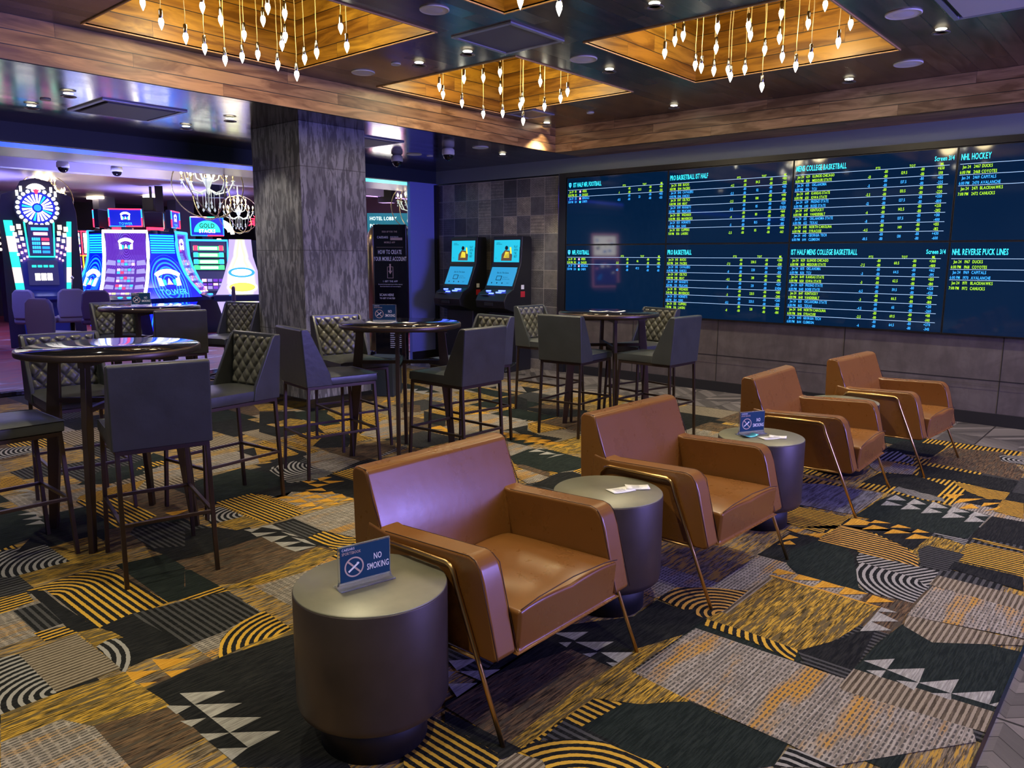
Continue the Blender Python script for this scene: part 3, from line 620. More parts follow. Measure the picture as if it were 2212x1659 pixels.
('triG',[(-0.97,3.65),(-0.97,3.76),(-0.87,3.75)]),
('dark',[(-1.83,1.74),(-1.92,2.16),(-1.88,2.43),(-1.88,2.55),(-1.54,3.06),(-1.46,2.78),(-1.53,2.51),(-1.54,2.38),(-1.76,2.34),(-1.84,2.07),(-1.86,1.77)]),
('brown',[(-1.84,1.75),(-1.85,2.02),(-1.75,2.38),(-1.54,2.37),(-1.56,2.20),(-1.53,1.74),(-1.64,1.74)]),
('gold',[(-1.53,1.73),(-1.56,2.20),(-1.54,2.37),(-1.55,2.55),(-1.46,2.80),(-1.47,2.40),(-1.20,2.37),(-1.32,2.23),(-1.47,2.15),(-1.48,1.74)]),
('dark',[(-1.82,1.73),(-1.64,1.74),(-1.47,1.75),(-1.49,1.67),(-1.51,1.66),(-1.77,1.68)]),
('stripeG',[(-1.77,1.68),(-1.51,1.68),(-1.48,1.63),(-1.49,1.53),(-1.65,1.39),(-1.97,1.67)]),
('stripeD',[(-1.46,1.82),(-1.47,1.98),(-1.24,1.98),(-1.29,1.95),(-1.40,1.89)]),
('ringG',[(-1.48,1.74),(-1.47,1.80),(-1.40,1.89),(-1.30,1.96),(-1.16,1.97),(-1.07,1.99),(-0.99,1.85),(-1.26,1.61),(-1.40,1.74)],(-1.16,1.66),0),
('stripeB',[(-1.48,1.63),(-1.48,1.72),(-1.39,1.75),(-1.36,1.73),(-1.37,1.63)],None,90),
('triW',[(-1.89,2.44),(-1.78,2.55),(-1.78,2.45)]),
('triW',[(-1.77,2.44),(-1.65,2.55),(-1.66,2.44)]),
('triW',[(-1.64,2.44),(-1.54,2.53),(-1.54,2.42)]),
('triW',[(-1.82,2.39),(-1.78,2.43),(-1.77,2.38)]),
('triW',[(-1.69,2.38),(-1.65,2.43),(-1.65,2.38)]),
('triW',[(-1.58,2.39),(-1.54,2.42),(-1.54,2.38)]),
('triW',[(-2.06,1.98),(-1.98,2.07),(-1.98,1.95)]),
('triW',[(-1.97,1.95),(-1.86,2.07),(-1.86,1.96)]),
('triW',[(-1.94,1.86),(-1.86,1.94),(-1.85,1.82)]),
('triW',[(-2.01,1.92),(-1.98,1.94),(-1.97,1.89)])]
PEND = [
 [(-5.580, 2.538, 3.313), (-5.534, 2.636, 3.201), (-5.478, 2.777, 3.124), (-5.392, 2.868, 3.329), (-5.569, 2.962, 3.104), (-5.566, 3.099, 3.327), (-5.659, 3.168, 3.077), (-5.654, 3.308, 3.123), (-5.567, 3.282, 3.260), (-5.597, 3.409, 3.150), (-5.330, 3.302, 3.325), (-5.060, 3.176, 3.329), (-5.515, 3.528, 3.084), (-5.420, 3.512, 3.211), (-5.333, 3.486, 3.251), (-5.398, 3.618, 3.007), (-5.285, 3.618, 3.109), (-5.136, 3.625, 3.130), (-4.912, 3.686, 3.280), (-4.823, 3.669, 3.132), (-5.085, 3.328, 3.328)],
 [(-5.696, 5.430, 3.252), (-5.743, 5.523, 3.199), (-5.567, 5.611, 3.111), (-5.489, 5.561, 3.317), (-5.359, 5.697, 3.330), (-5.634, 5.988, 3.066), (-5.083, 5.633, 3.330), (-5.544, 6.151, 3.316), (-5.458, 6.091, 3.069), (-5.358, 6.250, 3.153), (-5.271, 6.185, 3.182), (-5.204, 6.116, 2.968), (-5.046, 6.189, 3.330), (-4.957, 6.148, 3.081), (-4.830, 6.242, 3.157), (-4.734, 6.227, 3.203)],
 [(-3.320, 5.632, 3.218), (-3.285, 5.723, 3.324), (-3.196, 5.694, 3.340), (-3.218, 5.949, 3.169), (-3.136, 5.899, 3.130), (-3.152, 6.147, 3.151), (-3.088, 6.045, 3.295), (-2.870, 5.624, 3.325), (-3.072, 6.244, 3.163), (-3.014, 6.173, 3.091), (-2.950, 6.299, 3.159), (-2.680, 5.746, 3.329), (-2.774, 5.991, 3.328), (-2.807, 6.328, 3.009), (-2.760, 6.238, 3.268), (-2.638, 6.226, 3.332), (-2.429, 5.741, 3.365), (-2.645, 6.318, 3.212), (-2.482, 6.198, 3.095), (-2.372, 6.113, 3.368), (-2.309, 6.043, 3.110), (-2.255, 6.119, 3.478), (-2.153, 6.155, 3.207), (-2.096, 6.225, 3.339)],
 [(-2.838, 3.643, 3.005), (-3.057, 3.561, 3.064), (-3.022, 2.784, 3.549), (-2.511, 2.890, 3.581), (-2.591, 3.039, 3.586), (-3.017, 2.706, 3.378), (-2.934, 3.027, 3.486), (-2.849, 2.976, 3.404), (-2.868, 3.364, 3.541), (-2.623, 3.277, 3.385), (-2.870, 2.937, 3.350), (-2.715, 2.911, 3.404), (-2.447, 2.960, 3.422), (-2.568, 2.942, 3.519), (-2.693, 3.364, 3.523), (-2.445, 2.923, 3.425), (-2.869, 3.083, 3.386), (-2.657, 3.062, 3.501)]]
# ---------------- floor: patterned carpet ----------------
X0, X1c, Y0, Yw = -10.0, -0.34, -2.6, 8.60
YC = 7.55
ck = list(CM); fl = MB()
def fquad(x0, y0, x1, y1, z, t, pitch=.03, along='x'):
    uv = [((y if along == 'x' else x)/pitch, 1) for x, y in ((x0, y0), (x1, y0), (x1, y1), (x0, y1))]
    fl.quad((x0, y0, z), (x1, y0, z), (x1, y1, z), (x0, y1, z), ck.index(t), uv)
fquad(X0, Y0, X1c, YC, 0.0, 'base')
rc = random.Random(11)
gx = X0
z = .0002
while gx < X1c-.3:
    gy = Y0 + rc.choice((0, .24))
    while gy < YC-.3:
        w_ = rc.choice((.48, .6, .72)); h_ = rc.choice((.36, .48, .6))
        t = rc.choice(('dark', 'green', 'beige', 'base', 'brown', 'gold', 'stripeG', 'stripeD', 'base', 'beige', 'stripeB', 'dark'))
        if t != 'base': fquad(gx, gy, min(gx+w_, X1c), min(gy+h_, YC), z, t, .032, rc.choice('xy'))
        z += .000006; gy += h_ + rc.choice((0, 0, .12))
    gx += .6
z = .0016
for rec in CARPET:
    t, pl = rec[0], rec[1]; cen = rec[2] if len(rec) > 2 else None; ang = rec[3] if len(rec) > 3 else 0
    z += .00001
    t = t if t in ck else 'dark'
    ar = sum(pl[i][0]*pl[(i+1) % len(pl)][1]-pl[(i+1) % len(pl)][0]*pl[i][1] for i in range(len(pl)))
    if ar < 0: pl = pl[::-1]
    pl = [(min(max(x, X0), X1c), min(y, YC)) for x, y in pl]
    fl.add([(x, y, z) for x, y in pl], [tuple(range(len(pl)))], ck.index(t))
    s_, c_ = math.sin(rad(ang)), math.cos(rad(ang))
    ox, oy = cen if cen else (0, 0)
    pit = .034 if t.startswith(('arc', 'ring')) else (.022 if t in ('stripeB',) else .030)
    fl.uv[len(fl.f)-1] = [((-(x-ox)*s_+(y-oy)*c_)/pit, ((x-ox)*c_+(y-oy)*s_)/pit) for x, y in pl]
struct(fl.build('floor', [CM[k] for k in ck]))

def parquet():
    n = NT('grey_chevron_parquet'); P_ = n.xyz(n.coord()); T = .62
    u = n.m('DIVIDE', P_[0], T); v = n.m('DIVIDE', n.m('ADD', P_[1], .1), T)
    cu, cv = n.m('FLOOR', u), n.m('FLOOR', v); fu, fv = n.m('SUBTRACT', n.m('FRACT', u), .5), n.m('SUBTRACT', n.m('FRACT', v), .5)
    par = n.m('MODULO', n.m('ABSOLUTE', n.m('ADD', cu, cv)), 2.0)
    a = n.m('ADD', n.m('ABSOLUTE', fu), n.m('MULTIPLY', n.m('SUBTRACT', n.m('MULTIPLY', par, 2), 1), fv))
    a = n.m('ADD', a, n.m('MULTIPLY', cu, 3.3)); pl = n.m('FLOOR', n.m('MULTIPLY', a, 6.0)); fr = n.m('FRACT', n.m('MULTIPLY', a, 6.0))
    r = n.white(n.comb(pl, cu, n.m('ADD', cv, n.m('GREATER_THAN', fu, 0.0))))[0]
    g = n.noise(n.comb(n.m('MULTIPLY', a, 30), n.m('MULTIPLY', n.m('SUBTRACT', fu, fv), 2), n.m('MULTIPLY', r, 20)), 1.5, 4, .6, .8)
    col = n.mix(r, (.055, .050, .048), (.27, .24, .22)); col = n.mix(n.m('MULTIPLY', g, .55), col, (.03, .028, .027))
    e = n.m('MAXIMUM', n.m('LESS_THAN', fr, .05), n.m('GREATER_THAN', n.m('MAXIMUM', n.m('ABSOLUTE', fu), n.m('ABSOLUTE', fv)), .49))
    col = n.mix(e, col, (.02, .018, .018)); return n.out(col, .42)
M['parquet'] = parquet()
q = MB(); q.box(X0, X1c, YC, Yw, -.05, .001); q.box(X1c, 4.5, Y0, Yw, -.05, .001)
struct(q.build('floor_wood_border', M['parquet']))
# metal strip where carpet meets wood
q = MB(); q.box(X1c-.006, X1c+.006, Y0, YC, 0, .005); q.box(X0, X1c, YC-.006, YC+.006, 0, .005)
struct(q.build('trim_1', M['steel']))
def casinofloor():
    n = NT('casino_carpet'); P_ = n.coord()
    a = n.noise(n.scale(P_, (1.2, .35, 1)), 1.6, 5, .65, 1.2); b = n.noise(n.scale(P_, (6, 1.6, 1)), 1.2, 4, .6, 1.0)
    c = n.ramp(a, [(.36, (.10, .01, .05)), (.46, (.34, .045, .035)), (.56, (.16, .05, .08)), (.62, (.50, .36, .38))])
    c = n.mix(n.ramp(b, [(.48, (0, 0, 0)), (.6, (1, 1, 1))]), c, (.24, .05, .06))
    return n.out(c, .5)
M['cfloor'] = casinofloor()
q = MB(); q.box(-24, X0, -6, 18, -.05, 0.0)
struct(q.build('floor_casino', M['cfloor']))
q = MB(); q.box(-10.28, -10.0, -6, 8.6, 0, .012); struct(q.build('trim_2', M['black_gloss']))
q = MB(); q.box(-10.36, -10.28, -6, 8.6, 0, .014); struct(q.build('trim_3', M['steel']))

# ---------------- ceilings ----------------
Z1, Z2 = 2.93, 3.235
XF, YF, XH = -6.28, 8.02, -9.10
XR = 4.5
COF = [(-6.13, 2.35), (-6.13, 5.02), (-3.68, 5.05), (-3.68, 2.35), (-1.23, 5.05)]
CS = 1.77; ZC = 3.80
xs = sorted({XF, XR, *[c[0] for c in COF], *[c[0]+CS for c in COF]}); ys = sorted({Y0, YF, *[c[1] for c in COF], *[c[1]+CS for c in COF]})
q = MB()
for i in range(len(xs)-1):
    for j in range(len(ys)-1):
        cx, cy = (xs[i]+xs[i+1])/2, (ys[j]+ys[j+1])/2
        if any(c[0] < cx < c[0]+CS and c[1] < cy < c[1]+CS for c in COF[:4]): continue
        q.quad((xs[i], ys[j], Z2), (xs[i], ys[j+1], Z2), (xs[i+1], ys[j+1], Z2), (xs[i+1], ys[j], Z2))
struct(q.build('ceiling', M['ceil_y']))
for i, (cx, cy) in enumerate(COF[:4]):
    a, b, c, d = cx, cx+CS, cy, cy+CS
    q = MB()
    q.quad((a, c, Z2), (a, d, Z2), (a, d, ZC), (a, c, ZC), 0); q.quad((b, c, Z2), (b, c, ZC), (b, d, ZC), (b, d, Z2), 0)
    q.quad((a, d, Z2), (b, d, Z2), (b, d, ZC), (a, d, ZC), 1); q.quad((a, c, Z2), (a, c, ZC), (b, c, ZC), (b, c, Z2), 1)
    q.quad((a, c, ZC), (a, d, ZC), (b, d, ZC), (b, c, ZC), 0)
    for x0_, x1_, y0_, y1_ in ((a-.012, a, c-.012, d+.012), (b, b+.012, c-.012, d+.012), (a, b, d, d+.012), (a, b, c-.012, c)): q.box(x0_, x1_, y0_, y1_, Z2-.008, Z2+.01, 2)
    struct(q.build('ceiling_coffer', [M['coffer_y'], M['coffer_x'], M['trim_gold']]))
q = MB(); q.box(XF-.02, XF, Y0, YF, Z1, Z2+.02, 0); struct(q.build('ceiling_fascia_left', M['fascia_y']))
q = MB(); q.box(XF, XR, YF, YF+.02, Z1, Z2+.02, 0); struct(q.build('ceiling_fascia_back', M['fascia_x']))
q = MB(); q.quad((XH, Y0, Z1), (XH, YF, Z1), (XF, YF, Z1), (XF, Y0, Z1)); q.quad((XH, YF, Z1), (XH, Yw, Z1), (XF-.0, Yw, Z1), (XF-.0, YF, Z1))
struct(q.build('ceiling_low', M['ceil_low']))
q = MB(); q.quad((XF, YF, Z1), (XF, Yw, Z1), (XR, Yw, Z1), (XR, YF, Z1)); struct(q.build('ceiling_low_back', M['strip_x']))

# ---------------- walls ----------------
q = MB(); q.box(-6.62, XR, Yw, Yw+.2, 0, 2.735); struct(q.build('wall_back', M['wallconc']))
q = MB(); q.box(-9.2, XR, Yw-.02, Yw+.2, 2.735, Z1); struct(q.build('wall_back_bulkhead', M['slate']))
q = MB(); q.box(-9.17, -6.64, Yw-.024, Yw+.2, 0, 2.715); struct(q.build('wall_back_tiles', M['tiles']))
q = MB(); q.box(-6.642, -6.622, Yw-.035, Yw, 0, 2.735); struct(q.build('trim_4', M['steel']))
q = MB(); q.box(-6.62, -6.50, Yw-.05, Yw, 0, 2.735); q.box(-6.50, XR, Yw-.06, Yw, 2.672, 2.735); struct(q.build('trim_5', M['frame_dark']))
q = MB(); q.box(-6.50, XR, Yw-.02, Yw, 0, .12); struct(q.build('baseboard_back', M['black']))
q = MB(); q.box(-6.50, XR, Yw-.022, Yw-.019, .4, .401); 
# board-marked joints of the wall panels
for zz in (.44,): q.box(-6.5, XR, Yw-.003, Yw, zz-.004, zz+.004)
for xx in (-5.4, -4.2, -2.72, -1.25, .2): q.box(xx-.003, xx+.003, Yw-.003, Yw, .12, .87)
struct(q.build('trim_6', M['black']))
q = MB(); q.box(XH-.12, XH, Y0-3, 8.62, 2.74, Z1+.3); struct(q.build('wall_left_header', M['navy']))
q = MB(); q.box(XH-.06, XH, 8.03, Yw+.02, 0, 2.74); struct(q.build('wall_left', M['bluewall']))
q = MB(); q.box(-9.10, -9.04, Yw-.07, Yw-.02, 0, 2.72); struct(q.build('trim_7', M['black']))
q = MB(); q.box(XH, XH+.015, 8.03, Yw-.07, 0, .12); struct(q.build('baseboard_left', M['black']))
q = MB(); q.box(-7.65, -6.765, 4.53, 5.345, .10, Z1); struct(q.build('column', M['column'], bevel=.004))
q = MB(); q.box(-7.67, -6.745, 4.51, 5.365, 0, .125); struct(q.build('baseboard_column', M['black_gloss'], bevel=.004))
q = MB(); q.box(XR, XR+.2, -8, 9, 0, 3.3); struct(q.build('wall_right', M['slate']))
q = MB(); q.box(-24, XR, -6.2, -6, 0, 3.3); struct(q.build('wall_front', M['slate']))
# ---- casino hall shell ----
M['lav'] = simple('lavender_ceiling', (.55, .50, .66), .35); M['cdark'] = simple('casino_dark_wall', (.03, .025, .05), .6)
M['plum'] = simple('plum_wall', (.16, .08, .13), .6)
def reflectmat():  # glowing ceiling band: slot machine reflections painted in as emission
    n = NT('led_cove'); y = n.xyz(n.coord())[1]
    f = n.m('DIVIDE', n.m('ADD', y, 6), 16.0)
    c = n.ramp(f, [(0, (0, .02, 1)), (.50, (0, .03, 1)), (.60, (.0, .04, 1)), (.64, (.08, .005, .9)), (.68, (.0, .02, 1)), (.74, (.01, .04, .8)), (.80, (.03, .30, .5)), (.88, (.02, .50, .35)), (.95, (.03, .10, .8))])
    return n.out((.05, .05, .05), .4, 0, c, 1.5)
M['led'] = reflectmat()
q = MB(); q.box(-9.70, XH-.12, -6, 12, 2.75, 2.80); struct(q.build('ceiling_casino_cove', M['led']))
q = MB(); q.box(-10.6, -9.70, -6, 14, 2.752, 2.80); q.box(-12.05, -11.85, -6, 16, 2.75, 3.75); q.box(-10.62, -10.6, -6, 14, 2.75, 3.75)
q.box(-24, -12.05, -6, 18, 3.10, 3.2); struct(q.build('ceiling_casino', M['lav']))
q = MB(); q.box(-11.85, -10.6, -6, 16, 3.7, 3.75); struct(q.build('ceiling_casino_recess', M['cdark']))
q = MB(); q.box(-24, -23.8, -6, 18, 0, 3.2); q.box(-24, -9.3, 17.8, 18, 0, 3.3); struct(q.build('wall_casino_end', M['cdark']))
q = MB(); q.box(-19.2, -9.25, 12.9, 13.1, 0, 3.8); struct(q.build('wall_casino_back', M['plum']))
# ---------------- armchairs ----------------
def arc(cx, cy, r, a0, a1, n=5): return [(cx+r*math.cos(rad(a0+(a1-a0)*i/n)), cy+r*math.sin(rad(a0+(a1-a0)*i/n))) for i in range(n+1)]
def make_armchair():
    t = thing('leather_armchair', '', 'armchair')
    # local: +x faces forward, side = y ; front feet x=.40, y=+-.41
    back = [(-.375, .26), (-.39, .55), (-.395, .795), (-.375, .815), (-.325, .812), (-.304, .800), (-.291, .765), (-.270, .71), (-.246, .645), (-.222, .575), (-.204, .505), (-.194, .44), (-.19, .38), (-.19, .26)]
    q = MB(); q.prism(back, 'y', -.395, .395)
    b = q.build('backrest', M['cognac'], t, bevel=.016, seg=3, ang=25)
    # gently domed seat with crowned top
    nx, ny = 10, 12; v = []; f = []
    for j in range(ny+1):
        for i in range(nx+1):
            x = -.20+.575*i/nx; y = -.295+.59*j/ny
            u, w_ = i/nx, j/ny
            crown = .030*(1-(2*w_-1)**4)*(1-(2*u-1)**6*.6)
            v.append((x, y, .405+.02*u+crown-.012*(1-abs(2*w_-1))**2))
    for j in range(ny):
        for i in range(nx): a = j*(nx+1)+i; f.append((a, a+1, a+nx+2, a+nx+1))
    N = len(v)
    ring = [i for i in range(nx+1)]+[j*(nx+1)+nx for j in range(1, ny+1)]+[ny*(nx+1)+i for i in range(nx-1, -1, -1)]+[j*(nx+1) for j in range(ny-1, 0, -1)]
    v += [(v[i][0]-(.012 if v[i][0] > .3 else 0), v[i][1], .275) for i in ring]
    for k in range(len(ring)): f.append((ring[k], N+k, N+(k+1) % len(ring), ring[(k+1) % len(ring)]))
    f.append(tuple(N+k for k in range(len(ring))))
    q = MB(); q.add(v, [g[::-1] for g in f], 0, True)
    s = q.build('seat_cushion', M['cognac'], t, bevel=.014, seg=3, ang=50)
    q = MB(); q.tube([(.374, -.29, .432), (.377, -.2, .448), (.377, 0, .458), (.377, .2, .448), (.374, .29, .432)], .0022, 6); q.build('piping', M['seam'], s)
    arm = [(-.36, .262), (-.30, .615)] + [(-.20, .598), (.235, .618), (.262, .610), (.285, .585), (.305, .535), (.365, .285), (.345, .270)]
    for sy in (-1, 1):
        y0, y1 = (.300, .400) if sy > 0 else (-.400, -.300)
        q = MB(); q.prism(arm, 'y', y0, y1)
        a = q.build('armrest', M['cognac'], t, bevel=.014, seg=3, ang=18)
        q = MB(); yy = sy*.398
        for ys_ in (sy*.3995, sy*.3015):
            q.tube([(-.20, ys_-sy*.006 if abs(ys_) > .35 else ys_+sy*.006, .5965), (.232, ys_-sy*.006 if abs(ys_) > .35 else ys_+sy*.006, .6165), (.262, ys_-sy*.004 if abs(ys_) > .35 else ys_+sy*.006, .608), (.287, ys_, .583), (.368, ys_, .285)], .0017, 6)
        q.build('piping', M['seam'], a)
    # seam down each side of the backrest
    q = MB()
    for sy in (-1, 1): q.tube([(-.30, sy*.391, .802), (-.272, sy*.393, .70), (-.225, sy*.394, .60)], .0018, 6); q.tube([(-.39, sy*.388, .80), (-.36, sy*.388, .812), (-.31, sy*.389, .808)], .0018, 6)
    q.build('piping', M['seam'], b)
    for sy in (-1, 1):
        y = sy*.412
        pts = [(.405, y, .0)]+[(.172+(.405-.172)*k, y, .545*(1-k)) for k in (.5, .06)]
        pts += [(.172, y, .556), (.160, y, .570), (.140, y, .576), (-.02, y, .574), (-.19, y, .570), (-.215, y, .562), (-.235, y, .535), (-.30, y, .27), (-.37, y, .0)]
        q = MB(); q.tube(pts, .0085, 10); q.tube([(.29, y, .275), (.1, y, .270), (-.29, y, .268)], .0065, 8)
        for px, pz in ((.1, .574), (-.15, .571), (.0, .27)): q.tube([(px, y, pz), (px, y-sy*.02, pz)], .006, 6)
        q.build('leg_frame', M['brass'], t)
    return t
CH = make_armchair(); placed = False
for i, (x, y, a, lb) in enumerate([
    (-1.935, 2.130, 0, 'cognac leather armchair nearest the camera, between the first two drum tables'),
    (-1.870, 3.527, -2, 'cognac leather armchair second in the row, behind the drum table with two paper slips'),
    (-1.810, 5.268, 2, 'cognac leather armchair third in the row, behind the drum table with the small sign'),
    (-1.675, 6.590, -4, 'darker looking cognac leather armchair last in the row, nearest the wall of screens')]):
    o = CH if i == 0 else dup(CH)
    o.location = (x, y, 0); o.rotation_euler = (0, 0, rad(a)); o['label'] = lb; o['group'] = 'leather armchairs in a row facing right'

# ---------------- drum side tables ----------------
def make_drum():
    t = thing('drum_table', '', 'side table')
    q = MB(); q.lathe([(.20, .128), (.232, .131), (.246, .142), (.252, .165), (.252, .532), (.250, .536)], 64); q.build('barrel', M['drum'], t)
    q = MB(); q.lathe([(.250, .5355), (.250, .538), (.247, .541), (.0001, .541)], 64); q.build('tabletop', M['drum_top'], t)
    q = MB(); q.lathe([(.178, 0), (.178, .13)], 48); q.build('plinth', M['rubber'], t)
    return t
DR = make_drum()
DRP = [(-1.917, 1.493), (-1.905, 2.86), (-1.835, 4.40), (-1.855, 5.94)]
for i, lb in enumerate(['dark bronze drum side table nearest the camera with a no smoking sign on top',
    'dark bronze drum side table holding two printed slips, between the first and second armchairs',
    'bronze drum side table with a small sign and slips, between the second and third armchairs',
    'bronze drum side table mostly hidden behind the third armchair, a white slip on top']):
    o = DR if i == 0 else dup(DR)
    o.location = (*DRP[i], 0); o['label'] = lb; o['group'] = 'drum side tables between the armchairs'

# ---------------- bar tables ----------------
def make_bartable():
    t = thing('bar_table', '', 'bar table')
    q = MB(); q.lathe([(.465, 1.052), (.478, 1.056), (.480, 1.062), (.480, 1.082), (.476, 1.088), (.468, 1.0895)], 72); q.build('rim', M['bronze'], t)
    q = MB(); q.lathe([(.466, 1.060), (.4665, 1.0898), (.0001, 1.0905)], 72); q.build('tabletop', M['black_gloss'], t)
    for k in range(4):
        a = PI/4+k*PI/2; c, s = math.cos(a), math.sin(a)
        prof = [(.435, 0), (.475-.085, 0), (.300, .70), (.305, 1.02), (.365, 1.02), (.385, .70)]
        prof = [(.388, 0), (.432, 0), (.388, .70), (.350, 1.03), (.290, 1.03), (.312, .66)]
        v = []
        for sgn in (-1, 1): v += [(r*c-s*sgn*.0145, r*s+c*sgn*.0145, z) for r, z in prof]
        n = len(prof); q = MB(); q.add(v, [tuple(range(n)), tuple(range(n, 2*n))[::-1]]+[(i, n+i, n+(i+1) % n, (i+1) % n) for i in range(n)])
        q.build('leg', M['bronze'], t, bevel=.003)
    q = MB()
    for a in (PI/4, 3*PI/4):
        c, s = math.cos(a), math.sin(a)
        q.beam((-.37*c, -.37*s, 1.032), (.37*c, .37*s, 1.032), .03, .045); q.beam((-.33*c, -.33*s, .775), (.33*c, .33*s, .775), .03, .028)
    q.build('stretcher', M['bronze'], t)
    return t
BT = make_bartable()
BTP = [(-4.62, 1.78), (-4.66, 3.99), (-4.14, 6.15), (-8.0, 3.50)]
for i, (lb, g) in enumerate([('round black glass bar table at left, nearest the camera, slot lights mirrored in its top', 0),
    ('round black glass bar table with no smoking sign, in front of the concrete column', 0),
    ('round black glass bar table with white slips, in front of the wall of screens', 0),
    ('round black glass bar table farthest left, beside the casino floor', 0)]):
    o = BT if i == 0 else dup(BT)
    o.location = (*BTP[i], 0); o['label'] = lb; o['group'] = 'round bar-height tables'

# ---------------- bar stools ----------------
def quilt(w0, w1, z0, z1, yf, tilt, cell=.088, nx=56, nz=56, amp=.017):
    v = []; f = []
    for j in range(nz+1):
        for i in range(nx+1):
            s, t = i/nx, j/nz
            z = z0+(z1-z0)*t; hw = w0+(w1-w0)*t; x = (2*s-1)*hw
            a = (x/cell+z/cell*.86); b = (x/cell-z/cell*.86)
            da = abs(a-round(a))*2; db = abs(b-round(b))*2
            h = amp*(1-(1-min(1, da*1.7))**2)*(1-(1-min(1, db*1.7))**2)
            e = min(1, min(s, 1-s, t*1.0+.03, 1-t)*14)
            v.append((x, yf+tilt*t+h*e**.5-(1-e)*.012, z))
    for j in range(nz):
        for i in range(nx): a = j*(nx+1)+i; f.append((a, a+nx+1, a+nx+2, a+1))
    q = MB(); q.add(v, f, 0, True); return q
def make_stool():
    t = thing('bar_stool', '', 'bar stool')
    # local: +y faces forward; rear y=-.29, front y=.29
    q = MB()
    nx = 8; v = []; f = []
    nn = 12
    def sz(u, w_): return .742+.022*(1-(2*u-1)**4)*(1-(2*w_-1)**4)
    v = [(-.218+.436*i/nn, -.26+.541*j/nn, sz(i/nn, j/nn)) for j in range(nn+1) for i in range(nn+1)]
    f = [(j*(nn+1)+i, j*(nn+1)+i+1, (j+1)*(nn+1)+i+1, (j+1)*(nn+1)+i) for j in range(nn) for i in range(nn)]
    ring = [i for i in range(nn+1)]+[j*(nn+1)+nn for j in range(1, nn+1)]+[nn*(nn+1)+i for i in range(nn-1, -1, -1)]+[j*(nn+1) for j in range(nn-1, 0, -1)]
    N = len(v); v += [(v[i][0]*1.02, v[i][1]*1.01, .715) for i in ring]+[(v[i][0]*1.01, v[i][1]*1.005, .684) for i in ring]; L_ = len(ring)
    for k in range(L_): f += [(ring[k], N+k, N+(k+1) % L_, ring[(k+1) % L_]), (N+k, N+L_+k, N+L_+(k+1) % L_, N+(k+1) % L_)]
    f = [g[::-1] if k >= nn*nn else g for k, g in enumerate(f)]; f.append(tuple(N+L_+k for k in range(L_)))
    q.add(v, f, 0, True)
    s = q.build('seat', M['grey_leather'], t, bevel=.006, seg=2, ang=45)
    q = MB(); q.prism([(-.20, -.1), (.20, -.1)], 'z', 0, .01) if 0 else None
    # outer shell of back: slab plus two wings that slope down to the seat
    q = MB()
    q.prism([(-.285, .682), (-.315, 1.09), (-.305, 1.10), (-.262, 1.10), (-.225, .70)], 'x', -.228, .228)
    wing = [(-.283, .682), (-.312, 1.088), (-.300, 1.099), (-.262, 1.095), (-.245, 1.075), (-.10, .768), (-.085, .682)]
    q.prism(wing, 'x', -.230, -.204); q.prism(wing, 'x', .204, .230)
    b = q.build('backrest', M['grey_leather'], t, bevel=.011, seg=3, ang=22)
    quilt(.203, .206, .752, 1.090, -.228, -.036).build('quilted_panel', M['grey_quilt'], b)
    def leg(x0, y0, x1, y1):
        m_ = MB(); m_.beam((x0, y0, 0), (x1, y1, .668), .021, .021, up=(0, 1, 0)); m_.build('leg', M['bronze'], t, bevel=.002)
    for sx in (-1, 1):
        leg(sx*.212, -.290, sx*.205, -.262); leg(sx*.222, .290, sx*.205, .262)
    q = MB()
    for sx in (-1, 1): q.box(sx*.205-.0105, sx*.205+.0105, -.272, .272, .660, .682)
    for y in (-.262, .262): q.box(-.205, .205, y-.0105, y+.0105, .660, .682)
    q.build('seat_frame', M['bronze'], t, bevel=.002)
    q = MB(); zf = .315
    for sx in (-1, 1): q.beam((sx*.209, -.276, zf), (sx*.214, .276, zf), .018, .018)
    for y, xx in ((-.276, .209), (.276, .214)): q.beam((-xx, y, zf), (xx, y, zf), .018, .018)
    q.build('footrest', M['bronze'], t, bevel=.002)
    return t
ST = make_stool(); first = True
for x, y, d, lb in [
    (-3.94, 1.69, 166, 'grey leather bar stool nearest the camera, its plain back turned toward us'),
    (-4.62, 2.43, -84, 'bar stool with quilted back at the near left table, seen just left of the column'),
    (-5.26, 1.79, -6, 'bar stool with quilted back on the far side of the near left table'),
    (-4.60, 1.14, 90, 'bar stool cut off by the left picture edge, only seat and legs in view'),
    (-4.77, 3.38, 80, 'bar stool left of the middle table, turned sideways with its back to the column'),
    (-4.10, 4.05, 181, 'bar stool right of the middle table, plain blue-lit back toward us'),
    (-5.33, 4.00, -12, 'bar stool with quilted back between the column and the middle table'),
    (-4.60, 4.72, -97, 'bar stool with quilted back at the middle table, partly hidden by the stool in front'),
    (-4.17, 5.68, 95, 'bar stool with plain back toward us at the left of the table by the screens'),
    (-3.55, 6.07, 178, 'bar stool right of the table by the screens, closest to the screens'),
    (-4.97, 6.30, 0, 'bar stool beside the betting kiosks, at the far left of the table by the screens'),
    (-4.08, 6.66, -101, 'bar stool with quilted back behind the table by the screens'),
    (-8.57, 3.44, -5, 'bar stool with quilted back left of the farthest bar table, before the slot machines'),
    (-7.34, 3.45, 163, 'bar stool with plain dark back right of the farthest bar table'),
    (-7.78, 4.20, -70, 'bar stool with quilted back at the farthest bar table, nearest the column')]:
    o = ST if first else dup(ST); first = False
    o.location = (x, y, 0); o.rotation_euler = (0, 0, rad(d-90)); o['label'] = lb; o['group'] = 'bar stools around the tall tables'

